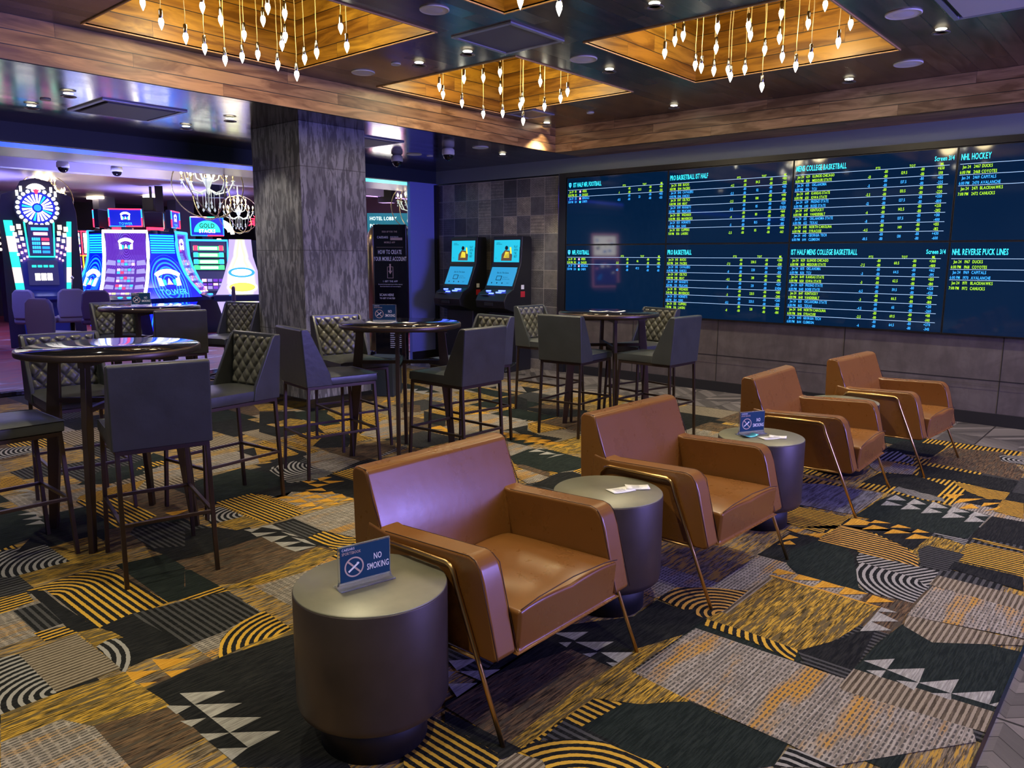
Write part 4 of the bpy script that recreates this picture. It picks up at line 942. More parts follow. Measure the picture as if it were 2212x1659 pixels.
# ---------------- table signs, papers ----------------
def make_sign(name='table_sign'):
    t = thing(name, '', 'sign')
    # local: face toward -y, width along x .20, height .15
    q = MB(); q.box(-.093, .093, -.004, .004, .012, .142); q.box(-.098, .098, -.030, .030, 0, .005); q.prism([(-.012, .004), (.012, .004), (.005, .022), (-.005, .022)], 'x', -.093, .093)
    q.build('acrylic_holder', M['acrylic'], t, bevel=.0015)
    q = MB(); q.box(-.088, .088, -.0065, -.0045, .022, .138)
    c = q.build('card', M['sign_blue'], t)
    q = MB(); y = -.0072; R1, U1 = (1, 0, 0), (0, 0, 1)
    q.text('CAESARS', (-.082, y, .127), R1, U1, .0115, 0, .85); q.text('SPORTSBOOK', (-.082, y, .113), R1, U1, .0135, 1, .72)
    q.text('NO', (.045, y, .078), R1, U1, .030, 0, .62, 'C'); q.text('SMOKING', (.045, y, .046), R1, U1, .030, 0, .58, 'C')
    cx, cz = -.040, .068; n = 40
    for a_, b_, m_ in ((.034, .029, 1),):
        v = [(cx+r*math.cos(2*PI*k/n), y, cz+r*math.sin(2*PI*k/n)) for r in (a_, b_) for k in range(n)]
        q.add(v, [(k, (k+1) % n, n+(k+1) % n, n+k) for k in range(n)], m_)
    q.beam((cx-.022, y, cz+.022), (cx+.022, y, cz-.022), .001, .006, up=(1, 0, 1), m=1)
    q.beam((cx-.020, y-.0003, cz-.014), (cx+.017, y-.0003, cz+.012), .001, .006, up=(-1, 0, 1), m=0)
    q.text('s', (cx+.008, y, cz+.006), R1, U1, .018, 0)
    q.build('printing', [M['sign_white'], M['sign_tan']], c)
    return t
SG = make_sign(); SG.location = (-1.925, 1.475, .542); SG.rotation_euler = (0, 0, rad(78))
SG['label'] = 'clear acrylic no smoking sign on the nearest drum table'; SG['group'] = 'no smoking table signs'
for (x, y, z, a, lb) in [(-1.90, 4.40, .542, 62, 'no smoking sign on the drum table behind the second armchair'),
    (-4.72, 3.88, 1.091, 38, 'no smoking sign standing on the middle bar table before the column'),
    (-8.02, 3.42, 1.091, 60, 'dark no smoking sign on the farthest bar table, before the blue slot machines')]:
    dup(SG, (x, y, z), rad(a), lb)
def slip(name, x, y, z, w_, h_, a, lb, cat='paper', g='paper slips left on the tables', curl=.006, mat=None, lines=True, bend=0):
    q = MB(); n = 8; v = []; f = []
    for j in range(3):
        for i in range(n+1):
            s = i/n; v.append(((s-.5)*w_, (j/2-.5)*h_, .0008+curl*abs(2*s-1)**2+(bend*max(0, s-.8) if bend else 0)))
    for j in range(2):
        for i in range(n): k = j*(n+1)+i; f.append((k, k+1, k+n+2, k+n+1))
    q.add(v, f, 0, True); o = q.build(name, [mat or M['paper'], M['black']], loc=(x, y, z)); o.rotation_euler = (0, 0, rad(a))
    so = o.modifiers.new('s', 'SOLIDIFY'); so.thickness = .0006
    if lines:
        q = MB(); r_ = random.Random(int(x*100))
        for k in range(5): q.box(-w_*.3, -w_*.3+w_*r_.uniform(.3, .62), -h_*.3+k*h_*.14, -h_*.3+k*h_*.14+.003, .0012, .0015, 0)
        q.build('print', simple_grey, o)
    return tag(o, lb, cat, g)
simple_grey = simple('print_grey', (.28, .28, .28), .6)
slip('printed_slip', -1.86, 2.90, .542, .12, .075, 68, 'printed white slip lying flat on the second drum table, left of the pair', curl=.002)
slip('printed_slip', -1.825, 2.985, .5435, .11, .07, 40, 'printed white slip overlapping its neighbour on the second drum table', curl=.003)
slip('printed_slip', -1.775, 4.38, .542, .12, .075, 60, 'white slip right of the small sign on the third drum table', curl=.002)
slip('printed_slip', -1.745, 4.43, .5432, .10, .07, 20, 'white slip overlapping the other beside the third drum table sign', curl=.003)
slip('printed_slip', -1.90, 5.93, .542, .13, .08, 30, 'white slip on the farthest drum table before the last armchair', curl=.004)
slip('snack_packet', -1.885, 4.335, .543, .10, .06, 62, 'teal and white packet in front of the small sign on the third drum table', 'packet', None, .012, simple('packet_foil', (.10, .55, .60), .25, .3), False)
slip('printed_slip', -4.72, 3.84, 1.0915, .22, .10, 35, 'cream slip lying under the no smoking sign on the middle bar table', curl=.006)
slip('printed_slip', -4.55, 3.99, 1.0915, .10, .07, 20, 'small cream slip right of the sign on the middle bar table', curl=.004)
slip('printed_slip', -4.22, 6.10, 1.0915, .18, .07, 30, 'white slip on the left of the bar table by the screens', curl=.006)
slip('printed_slip', -4.08, 6.18, 1.0920, .18, .07, 50, 'white slip on the right of the bar table by the screens', curl=.010)

# ---------------- screens ----------------
M['scr_bg'] = simple('screen_panel', (.003, .006, .012), .05, 0, (.0, .008, .030), .62, **{'Specular IOR Level': .5})
M['scr_c'] = glow('screen_cyan', (.03, .75, 1.0), .95); M['scr_y'] = glow('screen_yellow', (.42, .85, .01), .75)
M['scr_b'] = glow('screen_blue', (.03, .38, 1.0), .85); M['scr_w'] = glow('screen_line', (.45, .65, 1.0), .7)
M['scr_logo'] = glow('screen_logo', (.04, .18, .75), 1.0); M['scr_p'] = glow('screen_pink', (.9, .35, .7), 1.0)
SM = ['scr_c', 'scr_y', 'scr_b', 'scr_w', 'scr_logo', 'scr_p']; SMM = [M[k] for k in SM]
SY = 8.53
def screen(x0, x1, z0, z1, title, games, lb, page=False, logo=False, cols=(.50, .60, .71, .815, .92), heads=True, rh=None, ngl=None):
    t = thing('video_screen', lb, 'screen', ((x0+x1)/2, SY+.03, z0), group='odds board screens'); W_, H_ = x1-x0, z1-z0
    q = MB(); e = .010; hw = W_/2
    q.box(-hw+.002, hw-.002, -.012, .035, .002, H_-.002)
    q.build('bezel', M['frame_dark'], t)
    q = MB(); q.box(-hw+e, hw-e, -.014, -.0125, e, H_-e); d = q.build('display', M['scr_bg'], t)
    q = MB(); y = -.0155; R1, U1 = (1, 0, 0), (0, 0, 1)
    def X(u): return -hw+e+u*(W_-2*e)
    def Z(v): return H_-e-v*(H_-2*e)
    xt = .012
    if logo:
        cx, cz = X(.032), Z(.105)
        sh = [(-.020, .028), (0, .034), (.020, .028), (.020, -.008), (0, -.034), (-.020, -.008)]
        q.add([(cx+a, y, cz+b) for a, b in sh], [tuple(range(6))[::-1]], 0); q.add([(cx+a*.8, y-.0004, cz+b*.8) for a, b in sh], [tuple(range(6))[::-1]], 4)
        q.text('NFL', (cx, y-.0008, cz-.012), R1, U1, .018, 0, .7, 'C'); xt = .066
    q.text(title, (X(xt), y, Z(.135)), R1, U1, .082, 0, .46)
    if page: q.text('Screen 3/4', (X(.99), y, Z(.125)), R1, U1, .062, 0, .58, 'R')
    if heads:
        for u, s in ((cols[0]+.05, 'PTS'), (cols[2]+.045, 'TOT'), (cols[4]+.005, 'ML')): q.text(s, (X(u), y, Z(.175)), R1, U1, .036, 1, .7, 'C')
    v = .178; rh = rh or .0512
    for gi, g in enumerate(games):
        m_ = 1 if gi % 2 == 0 else 2
        q.box(X(.01), X(.965), y, y+.0005, Z(v)-.0018, Z(v)+.0018, 3)
        for k in (0, 1):
            zz = Z(v+rh*(k+.82)); u0 = .012+(.012 if k == 0 else 0)
            q.text(g[k][0], (X(u0), y, zz), R1, U1, .041, m_, .60); q.text(g[k][1], (X(.085), y, zz), R1, U1, .041, m_, .60)
            q.text(g[k][2], (X(.128 if not logo else .165), y, zz), R1, U1, .041, m_, .62)
            if logo:
                cx = X(.142); q.box(cx-.012, cx+.012, y, y+.0005, zz-.003, zz+.024, (5, 2, 5, 0)[(gi*2+k) % 4])
            if len(g) > 2:
                sp, o1, tot, o2, ml = g[2]
                if k == 1 or gi in (1,) and False: q.text(sp, (X(cols[0]), y, zz+.0*rh), R1, U1, .040, m_, .66, 'C')
                q.text(o1, (X(cols[1]), y, zz), R1, U1, .040, m_, .66, 'C'); q.text(o2, (X(cols[3]), y, zz), R1, U1, .040, m_, .66, 'C')
                q.text(ml[k], (X(cols[4]), y, zz), R1, U1, .040, m_, .66, 'C')
                if k == 0: q.text(tot, (X(cols[2]), y, zz-.022), R1, U1, .040, m_, .66, 'C')
        v += 2*rh
    q.build('display_text', SMM, d)
    return t
D6 = ('Jan 24', '6:00 PM')
def mk(rows, sp, tot, ml, t2='6:00 PM', d='Jan 24', o='-110'):
    return [((d, a[0], a[1]), (t2 if isinstance(t2, str) else t2[i], b[0], b[1]), (sp[i], o, tot[i], o, ml[i])) for i, (a, b) in enumerate(rows)]
MC = [('ILLINOIS CHICAGO', 'MISSOURI STATE'), ('OKLAHOMA', 'TCU'), ('KANSAS STATE', 'IOWA STATE'), ('FRESNO STATE', 'BOISE STATE'), ('KENTUCKY', 'VANDERBILT'), ('OKLAHOMA STATE', 'TEXAS'), ('NORTH CAROLINA', 'SYRACUSE'), ('GEORGIA TECH', 'CLEMSON')]
MN = [(629, 630), (635, 636), (649, 650), (639, 640), (647, 648), (651, 652), (645, 646), (643, 644)]
def nm(p, off=''): return [((off+str(n[0]), a[0]), (off+str(n[1]), a[1])) for n, a in zip(p, MC)]
men = mk(nm(MN), ['-13', '-5', '-5.5', '-12', '-6', '-8', '-4.5', '-10.5'], ['129.5', '137.5', '133.5', '127.5', '142.5', '137.5', '149', '130'],
    [('+650', '1/10'), ('+185', '-225'), ('+180', '-220'), ('+550', '-800'), ('+235', '-282'), ('+310', '-400'), ('+155', '-182'), ('+430', '-600')])
men1 = mk(nm(MN, '1'), ['-7.5', '-3', '-3', '-6.5', '-3', '-4.5', '-2.5', '-6'], ['60.5', '64.5', '62.5', '59.5', '66.5', '65', '69.5', '64.5'],
    [('+360', '-480'), ('+162', '-195'), ('+150', '-180'), ('+320', '-420'), ('+150', '-180'), ('+210', '-260'), ('+118', '-140'), ('+270', '-345')], o='-110')
PB = [('BUCKS', 'PACERS'), ('CAVALIERS', 'KNICKS'), ('CELTICS', 'HEAT'), ('NUGGETS', 'PELICANS'), ('WIZARDS', 'MAVERICKS'), ('HORNETS', 'SUNS'), ('CLIPPERS', 'LAKERS')]
PT = ['4:10 PM', '4:40 PM', '4:40 PM', '5:10 PM', '5:40 PM', '6:10 PM', '7:10 PM']
def pn(o): return [((o+str(43+2*i), a), (o+str(44+2*i), b)) for i, (a, b) in enumerate(PB)]
pro = mk(pn('5'), ['-7.5', '-8', '-4.5', '-3', '-3', '-8.5', '-8'], ['230.5', '220', '218', '231', '221.5', '223.5', '231'], [('+280', '-330'), ('+170', '-150'), ('+165', '-190'), ('+120', 'EVEN'), ('+180', '-200'), ('+260', '-350'), ('+150', '-180')], PT)
pro1 = mk(pn('15'), ['-4.5', '-5.5', '-2.5', '-5.5', '-4', '-5', '-2.5'], ['114.5', '112', '108', '115', '110', '111.5', '115'], [('+185', '-225'), ('+135', '-115'), ('+140', '-180'), ('+120', 'EVEN'), ('+160', '-190'), ('+182', '-185'), ('+140', '-163')], PT)
def nf(o): return [((o+'01', '49ERS'), (o+'02', 'EAGLES')), ((o+'23', 'BENGALS'), (o+'24', 'CHIEFS'))]
nf1 = mk(nf('1'), ['-1', '-0.5'], ['23.5', '23'], [('+110', '-125'), ('+105', '-125')], ('12:00 PM', '3:30 PM'), 'Jan 29')
nf0 = mk(nf('3'), ['-2.5', '-1.5'], ['46', '47.5'], [('+118', '-140'), ('+110', '-110')], ('12:00 PM', '3:30 PM'), 'Jan 29')
def hk(o): return [(('Jan 24', o+'67', 'DUCKS'), ('6:00 PM', o+'68', 'COYOTES')), (('Jan 24', o+'69', 'CAPITALS'), ('6:00 PM', o+'70', 'AVALANCHE')), (('Jan 24', o+'71', 'BLACKHAWKS'), ('7:00 PM', o+'72', 'CANUCKS'))]
XS = [-6.485, -4.928, -3.374, -1.783, -.20]; ZS = [.872, 1.775, 2.668]
k5 = (.545, .645, .745, .845, .945)
screen(XS[0], XS[1], ZS[1], ZS[2], '1ST HALF NFL FOOTBALL', nf1, 'upper screen farthest left, titled 1ST HALF NFL FOOTBALL', logo=True, cols=k5)
screen(XS[1], XS[2], ZS[1], ZS[2], 'PRO BASKETBALL 1ST HALF', pro1, 'upper screen titled PRO BASKETBALL 1ST HALF', cols=k5)
screen(XS[2], XS[3], ZS[1], ZS[2], 'MENS COLLEGE BASKETBALL', men, 'upper screen titled MENS COLLEGE BASKETBALL, marked Screen 3/4', page=True)
screen(XS[3], XS[4], ZS[1], ZS[2], 'NHL HOCKEY', hk('24'), 'upper screen at right edge titled NHL HOCKEY', heads=False, rh=.058)
screen(XS[0], XS[1], ZS[0], ZS[1], 'NFL FOOTBALL', nf0, 'lower screen farthest left, titled NFL FOOTBALL', logo=True, cols=k5)
screen(XS[1], XS[2], ZS[0], ZS[1], 'PRO BASKETBALL', pro, 'lower screen titled PRO BASKETBALL', cols=k5)
screen(XS[2], XS[3], ZS[0], ZS[1], '1ST HALF MENS COLLEGE BASKETBALL', men1, 'lower screen titled 1ST HALF MENS COLLEGE BASKETBALL', page=True)
screen(XS[3], XS[4], ZS[0], ZS[1], 'NHL REVERSE PUCK LINES', hk('19'), 'lower screen at right edge titled NHL REVERSE PUCK LINES', heads=False, rh=.058)

# ---------------- betting kiosks ----------------
M['kiosk'] = simple('kiosk_black', (.020, .021, .022), .35, .2)
M['k_cyan'] = glow('kiosk_cyan', (.01, .50, .72), .55); M['k_blue'] = glow('kiosk_blue', (.02, .30, .60), .55); M['k_led'] = glow('kiosk_led', (.06, .10, 1), 3.5)
M['k_ink'] = simple('kiosk_ink', (.01, .02, .04), .4); M['k_yel'] = glow('kiosk_jersey', (.75, .60, .03), .8); M['red'] = simple('red_plastic', (.55, .03, .04), .4)
M['skin_dk'] = glow('kiosk_figure', (.10, .05, .03), .6)
def kiosk():
    t = thing('betting_kiosk', '', 'kiosk')
    # local: faces -y, width along x; origin at floor centre of the rear
    hw = .275
    side = [(-.03, 0), (-.58, 0), (-.60, .03), (-.36, .12), (-.34, .82), (-.60, .90), (-.62, 1.00), (-.56, 1.10), (-.43, 1.16), (-.29, 1.47), (-.27, 1.52), (-.24, 1.90), (-.05, 1.90), (-.03, 1.85)]
    q = MB(); q.prism(side, 'x', -hw, hw); q.build('cabinet', M['kiosk'], t, bevel=.012, seg=3, ang=20)
    q = MB(); q.box(-hw+.02, hw-.02, -.67, -.34, .0, .028); q.build('foot_plate', M['kiosk'], t, bevel=.006)
    def face(name, p0, p1, inset, mat, dy=.006):
        a, b = Vector((0, *p0)), Vector((0, *p1)); d = (b-a).normalized(); nrm = Vector((0, -d.z, d.y)); 
        if nrm.y > 0: nrm = -nrm
        o = nrm*dy; w_ = hw-inset
        q = MB(); q.quad((-w_, *(a+o).yz), (w_, *(a+o).yz), (w_, *(b+o).yz), (-w_, *(b+o).yz))
        q.quad((-w_, *a.yz), (w_, *a.yz), (w_, *b.yz), (-w_, *b.yz))
        ob = q.build(name, mat, t); return ob, a+o, d, nrm
    s1, a1, d1, n1 = face('upper_display', (-.263, 1.535), (-.247, 1.845), .035, M['k_cyan'])
    s2, a2, d2, n2 = face('touch_display', (-.413, 1.205), (-.293, 1.462), .035, M['k_blue'])
    q = MB(); R1 = (1, 0, 0); o1 = a1+n1*.002
    def P1(x, h): return o1+Vector((x, 0, 0))+d1*h
    # seated figure in a yellow top with raised hand, plain shapes
    q.add([P1(x, h) for x, h in ((-.10, .02), (.10, .02), (.11, .10), (.06, .16), (-.03, .17), (-.09, .11))], [tuple(range(6))], 1)
    q.add([P1(x, h) for x, h in ((-.055, .06), (.055, .06), (.05, .14), (-.02, .15))], [tuple(range(4))], 2)
    q.disc(P1(.0, .20)+n1*.001, n1, .030, 0, 16); q.add([P1(x, h)+n1*.001 for x, h in ((.07, .12), (.10, .12), (.085, .21), (.06, .21))], [(0, 1, 2, 3)], 2)
    for k, (x, h, sz, s_) in enumerate(((-.20, .265, .020, 'CAESARS'), (-.20, .245, .020, 'SPORTSBOOK'))): q.text(s_, P1(x, h), R1, d1, sz, 0, .8)
    for k in range(4): q.text(('PLAY', 'WITH', 'THE', 'BEST')[k], P1(.14, .20-.045*k), R1, d1, .046, 0, .55)
    q.text('21+', P1(-.21, .05), R1, d1, .018, 0)
    q.build('picture', [M['k_ink'], M['skin_dk'], M['k_yel']], s1)
    q = MB(); o2 = a2+n2*.002
    def P2(x, h): return o2+Vector((x, 0, 0))+d2*h
    q.text('Bet At The Game', P2(0, .185), R1, d2, .036, 0, .75, 'C')
    q.quad(P2(-.10, .08), P2(.0, .08), P2(.0, .15), P2(-.10, .15), 0); q.quad(P2(-.09, .088)+n2*.0005, P2(-.012, .088)+n2*.0005, P2(-.012, .142)+n2*.0005, P2(-.09, .142)+n2*.0005, 1)
    q.text('Insert Cash or', P2(.02, .125), R1, d2, .018, 0, .8); q.text('Scan Ticket To Start', P2(.02, .095), R1, d2, .018, 0, .8)
    for x in (-.16, -.06, .04): q.disc(P2(x, .04), n2, .011, 0, 12)
    q.text('EXIT', P2(.12, .035), R1, d2, .018, 0); q.box(-.001, -.001, 0, 0, 0, 0)
    q.build('display_text', [M['k_ink'], M['k_blue']], s2)
    q = MB()
    for x0, x1, y_, z_ in ((-.16, -.09, -.50, 1.128), (.06, .17, -.485, 1.134), (-.05, .02, -.565, 1.098), (.05, .14, -.53, 1.112)): q.box(x0, x1, y_-.018, y_+.012, z_-.004, z_+.014)
    q.build('slot_light', M['k_led'], t)
    q = MB(); q.box(-.10, .06, -.626, -.60, .93, .975); q.build('receipt_slot', M['black'], t, bevel=.004)
    q = MB(); q.box(-.20, -.05, -.60, -.52, 1.075, 1.085); q.build('ticket_tray', M['steel'], t, bevel=.003)
    q = MB(); q.box(hw, hw+.003, -.27, -.18, 1.05, 1.13); q.box(hw, hw+.003, -.26, -.20, 1.16, 1.22, 1)
    q.text('CAESARS', (hw+.002, -.20, .66), (0, 0, -1), (0, 1, 0), .042, 1, .8); q.text('SPORTSBOOK', (hw+.002, -.25, .66), (0, 0, -1), (0, 1, 0), .050, 2, .8)
    q.build('side_label', [M['red'], M['sign_white'], M['sign_tan']], t)
    return t
K = kiosk(); K.location = (-7.32, 8.52, 0); K.rotation_euler = (0, 0, 0)
K['label'] = 'black betting kiosk with two cyan screens, right of the pair, red label on its side'; K['group'] = 'betting kiosks at the tiled wall'
K2 = dup(K, (-8.19, 8.52, 0), 0, 'black betting kiosk with two cyan screens, left of the pair beside the blue wall end')

# ---------------- totem sign, box and bronze pillar ----------------
t = thing('totem_sign', 'tall black totem sign explaining how to create a mobile account', 'sign', (-8.86, 7.41, 0), rad(35))
q = MB(); q.box(-.245, .245, 0, .05, .0, 2.07); q.build('panel', M['black_gloss'], t, bevel=.004)
q = MB(); q.box(-.25, .25, -.10, .15, 0, .03); q.build('base', M['steel'], t, bevel=.003)
q = MB(); q.box(-.247, -.243, -.004, .052, .03, 2.07); q.build('edge_strip', M['steel'], t)
q = MB(); R1, U1, y = (1, 0, 0), (0, 0, 1), -.003
for s_, z_, sz, xs_, m_ in (('SIGN UP FOR THE', 1.955, .034, .8, 1), ('MOBILE APP', 1.80, .036, .8, 1), ('HOW TO CREATE', 1.645, .085, .47, 0), ('YOUR MOBILE ACCOUNT', 1.545, .085, .47, 0), ('1. GET THE APP', 1.235, .034, .9, 0),
    ('Download the Sportsbook app for iOS or Android.', 1.195, .020, .78, 0), ('Search Sportsbook in your store and sign in.', 1.165, .020, .78, 0), ('2. SIGN UP', .62, .03, .9, 0)):
    q.text(s_, (0, y, z_), R1, U1, sz, m_, xs_, 'C')
q.text('CAESARS', (-.19, y, 1.87), R1, U1, .046, 0, .8); q.text('SPORTSBOOK', (.01, y, 1.885), R1, U1, .020, 0, .9); q.box(.01, .19, y, y+.001, 1.845, 1.88, 1)
q.text('SCAN HERE', (-.17, y, 1.03), R1, U1, .050, 0, .78); q.text('TO GET STARTED', (-.17, y, .985), R1, U1, .034, 0, .78)
def rrect(q, x0, x1, z0, z1, w_, m_):
    q.box(x0, x1, y, y+.001, z1-w_, z1, m_); q.box(x0, x1, y, y+.001, z0, z0+w_, m_); q.box(x0, x0+w_, y, y+.001, z0, z1, m_); q.box(x1-w_, x1, y, y+.001, z0, z1, m_)
rrect(q, -.045, .045, 1.29, 1.46, .007, 1); q.box(-.012, .012, y-.001, y, 1.39, 1.50, 1); q.add([(-.03, y-.001, 1.40), (0, y-.001, 1.35), (.03, y-.001, 1.40)], [(0, 1, 2)], 1)
rrect(q, -.045, .045, .74, .89, .007, 1); q.disc((0, y, .83), (0, -1, 0), .016, 1); q.box(-.024, .024, y, y+.001, .76, .81, 1)
q.box(-.20, .20, y, y+.001, 1.74, 1.743, 1)
for k in range(9): q.box(-.02, .06-.01*(k % 3), y, y+.001, .50-k*.03, .512-k*.03, 0); q.box(.10, .15, y, y+.001, .50-k*.03, .512-k*.03, 0)
q.build('printing', [M['sign_white'], M['sign_tan']], t)
o = MB().box(-.16, .16, -.15, .15, 0, .46).build('waste_bin', M['navy'], bevel=.01); o.location = (-6.98, 5.72, 0); o.rotation_euler = (0, 0, rad(30))
tag(o, 'low dark box on the carpet at the right foot of the concrete column', 'box')
M['gold_pillar'] = simple('bronze_gold', (.42, .30, .15), .22, .9)
t = thing('display_pillar', 'bronze bullet shaped pillar with a domed top behind the totem sign', 'pillar', (-9.62, 7.83, 0))
q = MB(); q.lathe([(.26, .0), (.25, .03), (.215, .12), (.212, .14)], 40); q.build('base', M['black_gloss'], t)
q = MB(); q.lathe([(.205, .13), (.215, .15)]+[(.215, 1.75)]+[(.215*math.cos(rad(a)), 1.75+.36*math.sin(rad(a))) for a in range(10, 90, 10)]+[(.0001, 2.11)], 48); q.build('shaft', M['gold_pillar'], t)
# ---------------- pendant clusters in the coffers ----------------
bm_b = MB(); bm_b.lathe([(.0001, -.058), (.004, -.050), (.010, -.036), (.0165, -.018), (.0185, -.004), (.017, .006), (.013, .014)], 14)
bm_c = MB(); bm_c.lathe([(.0165, .004), (.0172, .010), (.014, .018), (.010, .022)], 14)
bm_s = MB(); bm_s.lathe([(.0125, .018), (.0135, .020), (.0135, .074), (.011, .078), (.004, .082)], 14)
tmp = [bm_b.build('bulb', M['bulb']), bm_c.build('bulb_collar', M['bulb_base']), bm_s.build('socket', M['socket'])]
MEB, MEC, MES = [o.data for o in tmp]
for o in tmp: bpy.data.objects.remove(o)
def cluster(cx, cy, lb, pend, seed, power=8.5):
    t = thing('pendant_cluster', lb, 'chandelier', (cx, cy, ZC), group='pendant bulb clusters in the ceiling coffers')
    q = MB(); q.lathe([(.42, 0), (.42, -.045), (.40, -.06), (.0001, -.062)], 48); q.build('canopy', M['black_gloss'], t)
    r = random.Random(seed)
    for x, y, z in pend:
        dx, dy = x-cx, y-cy; zl = z-ZC
        rr = math.hypot(dx, dy); k = min(1, .36/max(rr, .01)); k = 1
        L = -.06-(zl+.08); n = 7; ph = r.uniform(0, 6)
        pts = [(dx+.004*math.sin(ph+i*1.3)*(0 < i < n), dy+.004*math.cos(ph+i*1.9)*(0 < i < n), zl+.08+L*i/n) for i in range(n+1)]
        q = MB(); q.tube(pts, .0026, 5); c = q.build('cord', M['cord'], t)
        for me, nm_ in ((MES, 'socket'), (MEB, 'bulb'), (MEC, 'bulb_collar')):
            o = bpy.data.objects.new(nm_, me); C.objects.link(o); o.parent = c; o.location = (dx, dy, zl)
    for sx in (-1, 1):
        lamp('cluster_light', 'POINT', (sx*.28, sx*.2, -.44), power, (1, .80, .42), parent=t, shadow_soft_size=.12)
    return t
cluster(-5.245, 3.235, 'hanging cluster of clear candle bulbs in the left ceiling coffer', PEND[0], 1)
cluster(-5.245, 5.905, 'hanging cluster of candle bulbs in the middle, farthest ceiling coffer', PEND[1], 2)
cluster(-2.795, 5.935, 'hanging cluster of candle bulbs in the right ceiling coffer', PEND[2], 3)
cluster(-2.795, 3.235, 'hanging cluster of candle bulbs mostly above the top picture edge', PEND[3], 4)

# ---------------- recessed fixtures ----------------
def downlight(x, y, z, lb, e=26, tilt=(0, 0)):
    t = thing('downlight', lb, 'ceiling light', (x, y, z), group='recessed downlights')
    q = MB(); q.lathe([(.038, .0), (.058, -.002), (.062, -.006), (.060, -.009), (.040, -.008), (.037, .0)], 28); q.build('trim_ring', M['dl_ring'], t)
    q = MB(); q.lathe([(.037, -.001), (.020, -.0035), (.0001, -.004)], 20); q.build('lens', M['dl_lens'], t)
    lamp('downlight_beam', 'SPOT', (0, 0, -.02), e, (1, .88, .66), parent=t, spot_size=rad(100), spot_blend=.6, shadow_soft_size=.04)
    t.children[-1].location = (0, 0, -.02)
    return t
for x, y, lb in [(-4.557, 4.66, 'lit downlight beside the blue-lit diffuser in the middle of the ceiling'), (-5.124, 4.65, 'lit downlight between the left and middle coffers'),
    (-4.014, 5.88, 'lit downlight between the middle and right coffers'), (-4.395, 7.69, 'lit downlight near the wood fascia, in front of the left half of the screens'),
    (-6.12, 7.64, 'lit downlight in the far corner of the raised ceiling'), (-2.545, 7.62, 'lit downlight near the wood fascia above the third screen'),
    (-1.528, 6.43, 'lit downlight at the right, beside the blue ceiling diffuser')]: downlight(x, y, Z2, lb, 125)
OUT = ['near the right end of the screen wall', 'right of the second armchair', 'between the four coffers, above the second armchair', 'right of the first armchair', 'above the nearest drum table', 'above the nearest bar stool', 'behind and left of the camera', 'behind and right of the camera', 'far right, level with the second armchair', 'far right, level with the last armchair']
for x, y in ((-.6, 7.6), (-.4, 4.5), (-2.8, 4.6), (-.6, 1.9), (-2.8, 1.7), (-5.1, 1.6), (-4.0, -.3), (-1.4, -.4), (1.6, 3.0), (1.6, 6.0)): downlight(x, y, Z2, 'lit downlight outside the picture, '+OUT.pop(0), 125)
for x, y, lb in [(-7.99, 2.57, 'lit downlight in the low ceiling, farthest left'), (-7.17, 2.59, 'lit downlight in the low ceiling, just left of the ceiling cassette'),
    (-8.0, 4.0, 'lit downlight in the low ceiling left of the column, nearer the header'), (-7.22, 4.06, 'lit downlight in the low ceiling right beside the column')]: downlight(x, y, Z1, lb, 45)
# warm scallop on the left fascia and kiosk corner
downlight(-6.9, 7.7, Z1, 'lit downlight over the betting kiosks', 26); downlight(-6.20, 8.25-.5, Z2, 'lit downlight close to the fascia corner', 10)
def flat_round(name, x, y, z, r, mat, lb, cat, g):
    t = thing(name, lb, cat, (x, y, z), group=g)
    q = MB(); q.lathe([(r, 0), (r, -.006), (r*.95, -.010), (r*.93, -.007)], 36); q.build('rim', M['white'] if mat is M['speaker'] else mat, t)
    q = MB(); q.lathe([(r*.93, -.004), (r*.5, -.0075), (.0001, -.0085)], 36); q.build('cover', mat, t)
for x, y, z, r, lb in [(-3.985, 3.76, Z2, .10, 'round blue-white ceiling speaker at top centre, near the front coffers'), (-5.769, 4.56, Z2, .105, 'round ceiling speaker between the left and middle coffers'),
    (-3.983, 5.45, Z2, .115, 'round ceiling speaker left of the right coffer'), (-1.634, 5.87, Z2, .115, 'round blue ceiling speaker right of the right coffer'), (-1.974, 7.34, Z2, .115, 'round blue ceiling speaker near the fascia at right'),
    (-7.79, 6.96, Z1, .10, 'small round speaker in the low ceiling beside the dome camera'), (-6.683, 7.05, Z1, .10, 'round speaker in the low ceiling right of both dome cameras')]:
    flat_round('ceiling_speaker', x, y, z, r, M['speaker'], lb, 'speaker', 'ceiling speakers')
for x, y, z, lb in [(-5.308, 4.55, Z2, 'tiny round sprinkler cap beside the left coffer downlight'), (-5.326, 7.44, Z2, 'tiny round sprinkler cap near the far fascia'), (-7.577, 2.55, Z1, 'round smoke detector disc in the low ceiling at left'), (-7.75, 7.2, Z1, 'tiny sprinkler cap right of the small low ceiling speaker')]:
    flat_round('sprinkler_cap', x, y, z, .042, M['white'], lb, 'sprinkler cap', 'sprinkler caps')
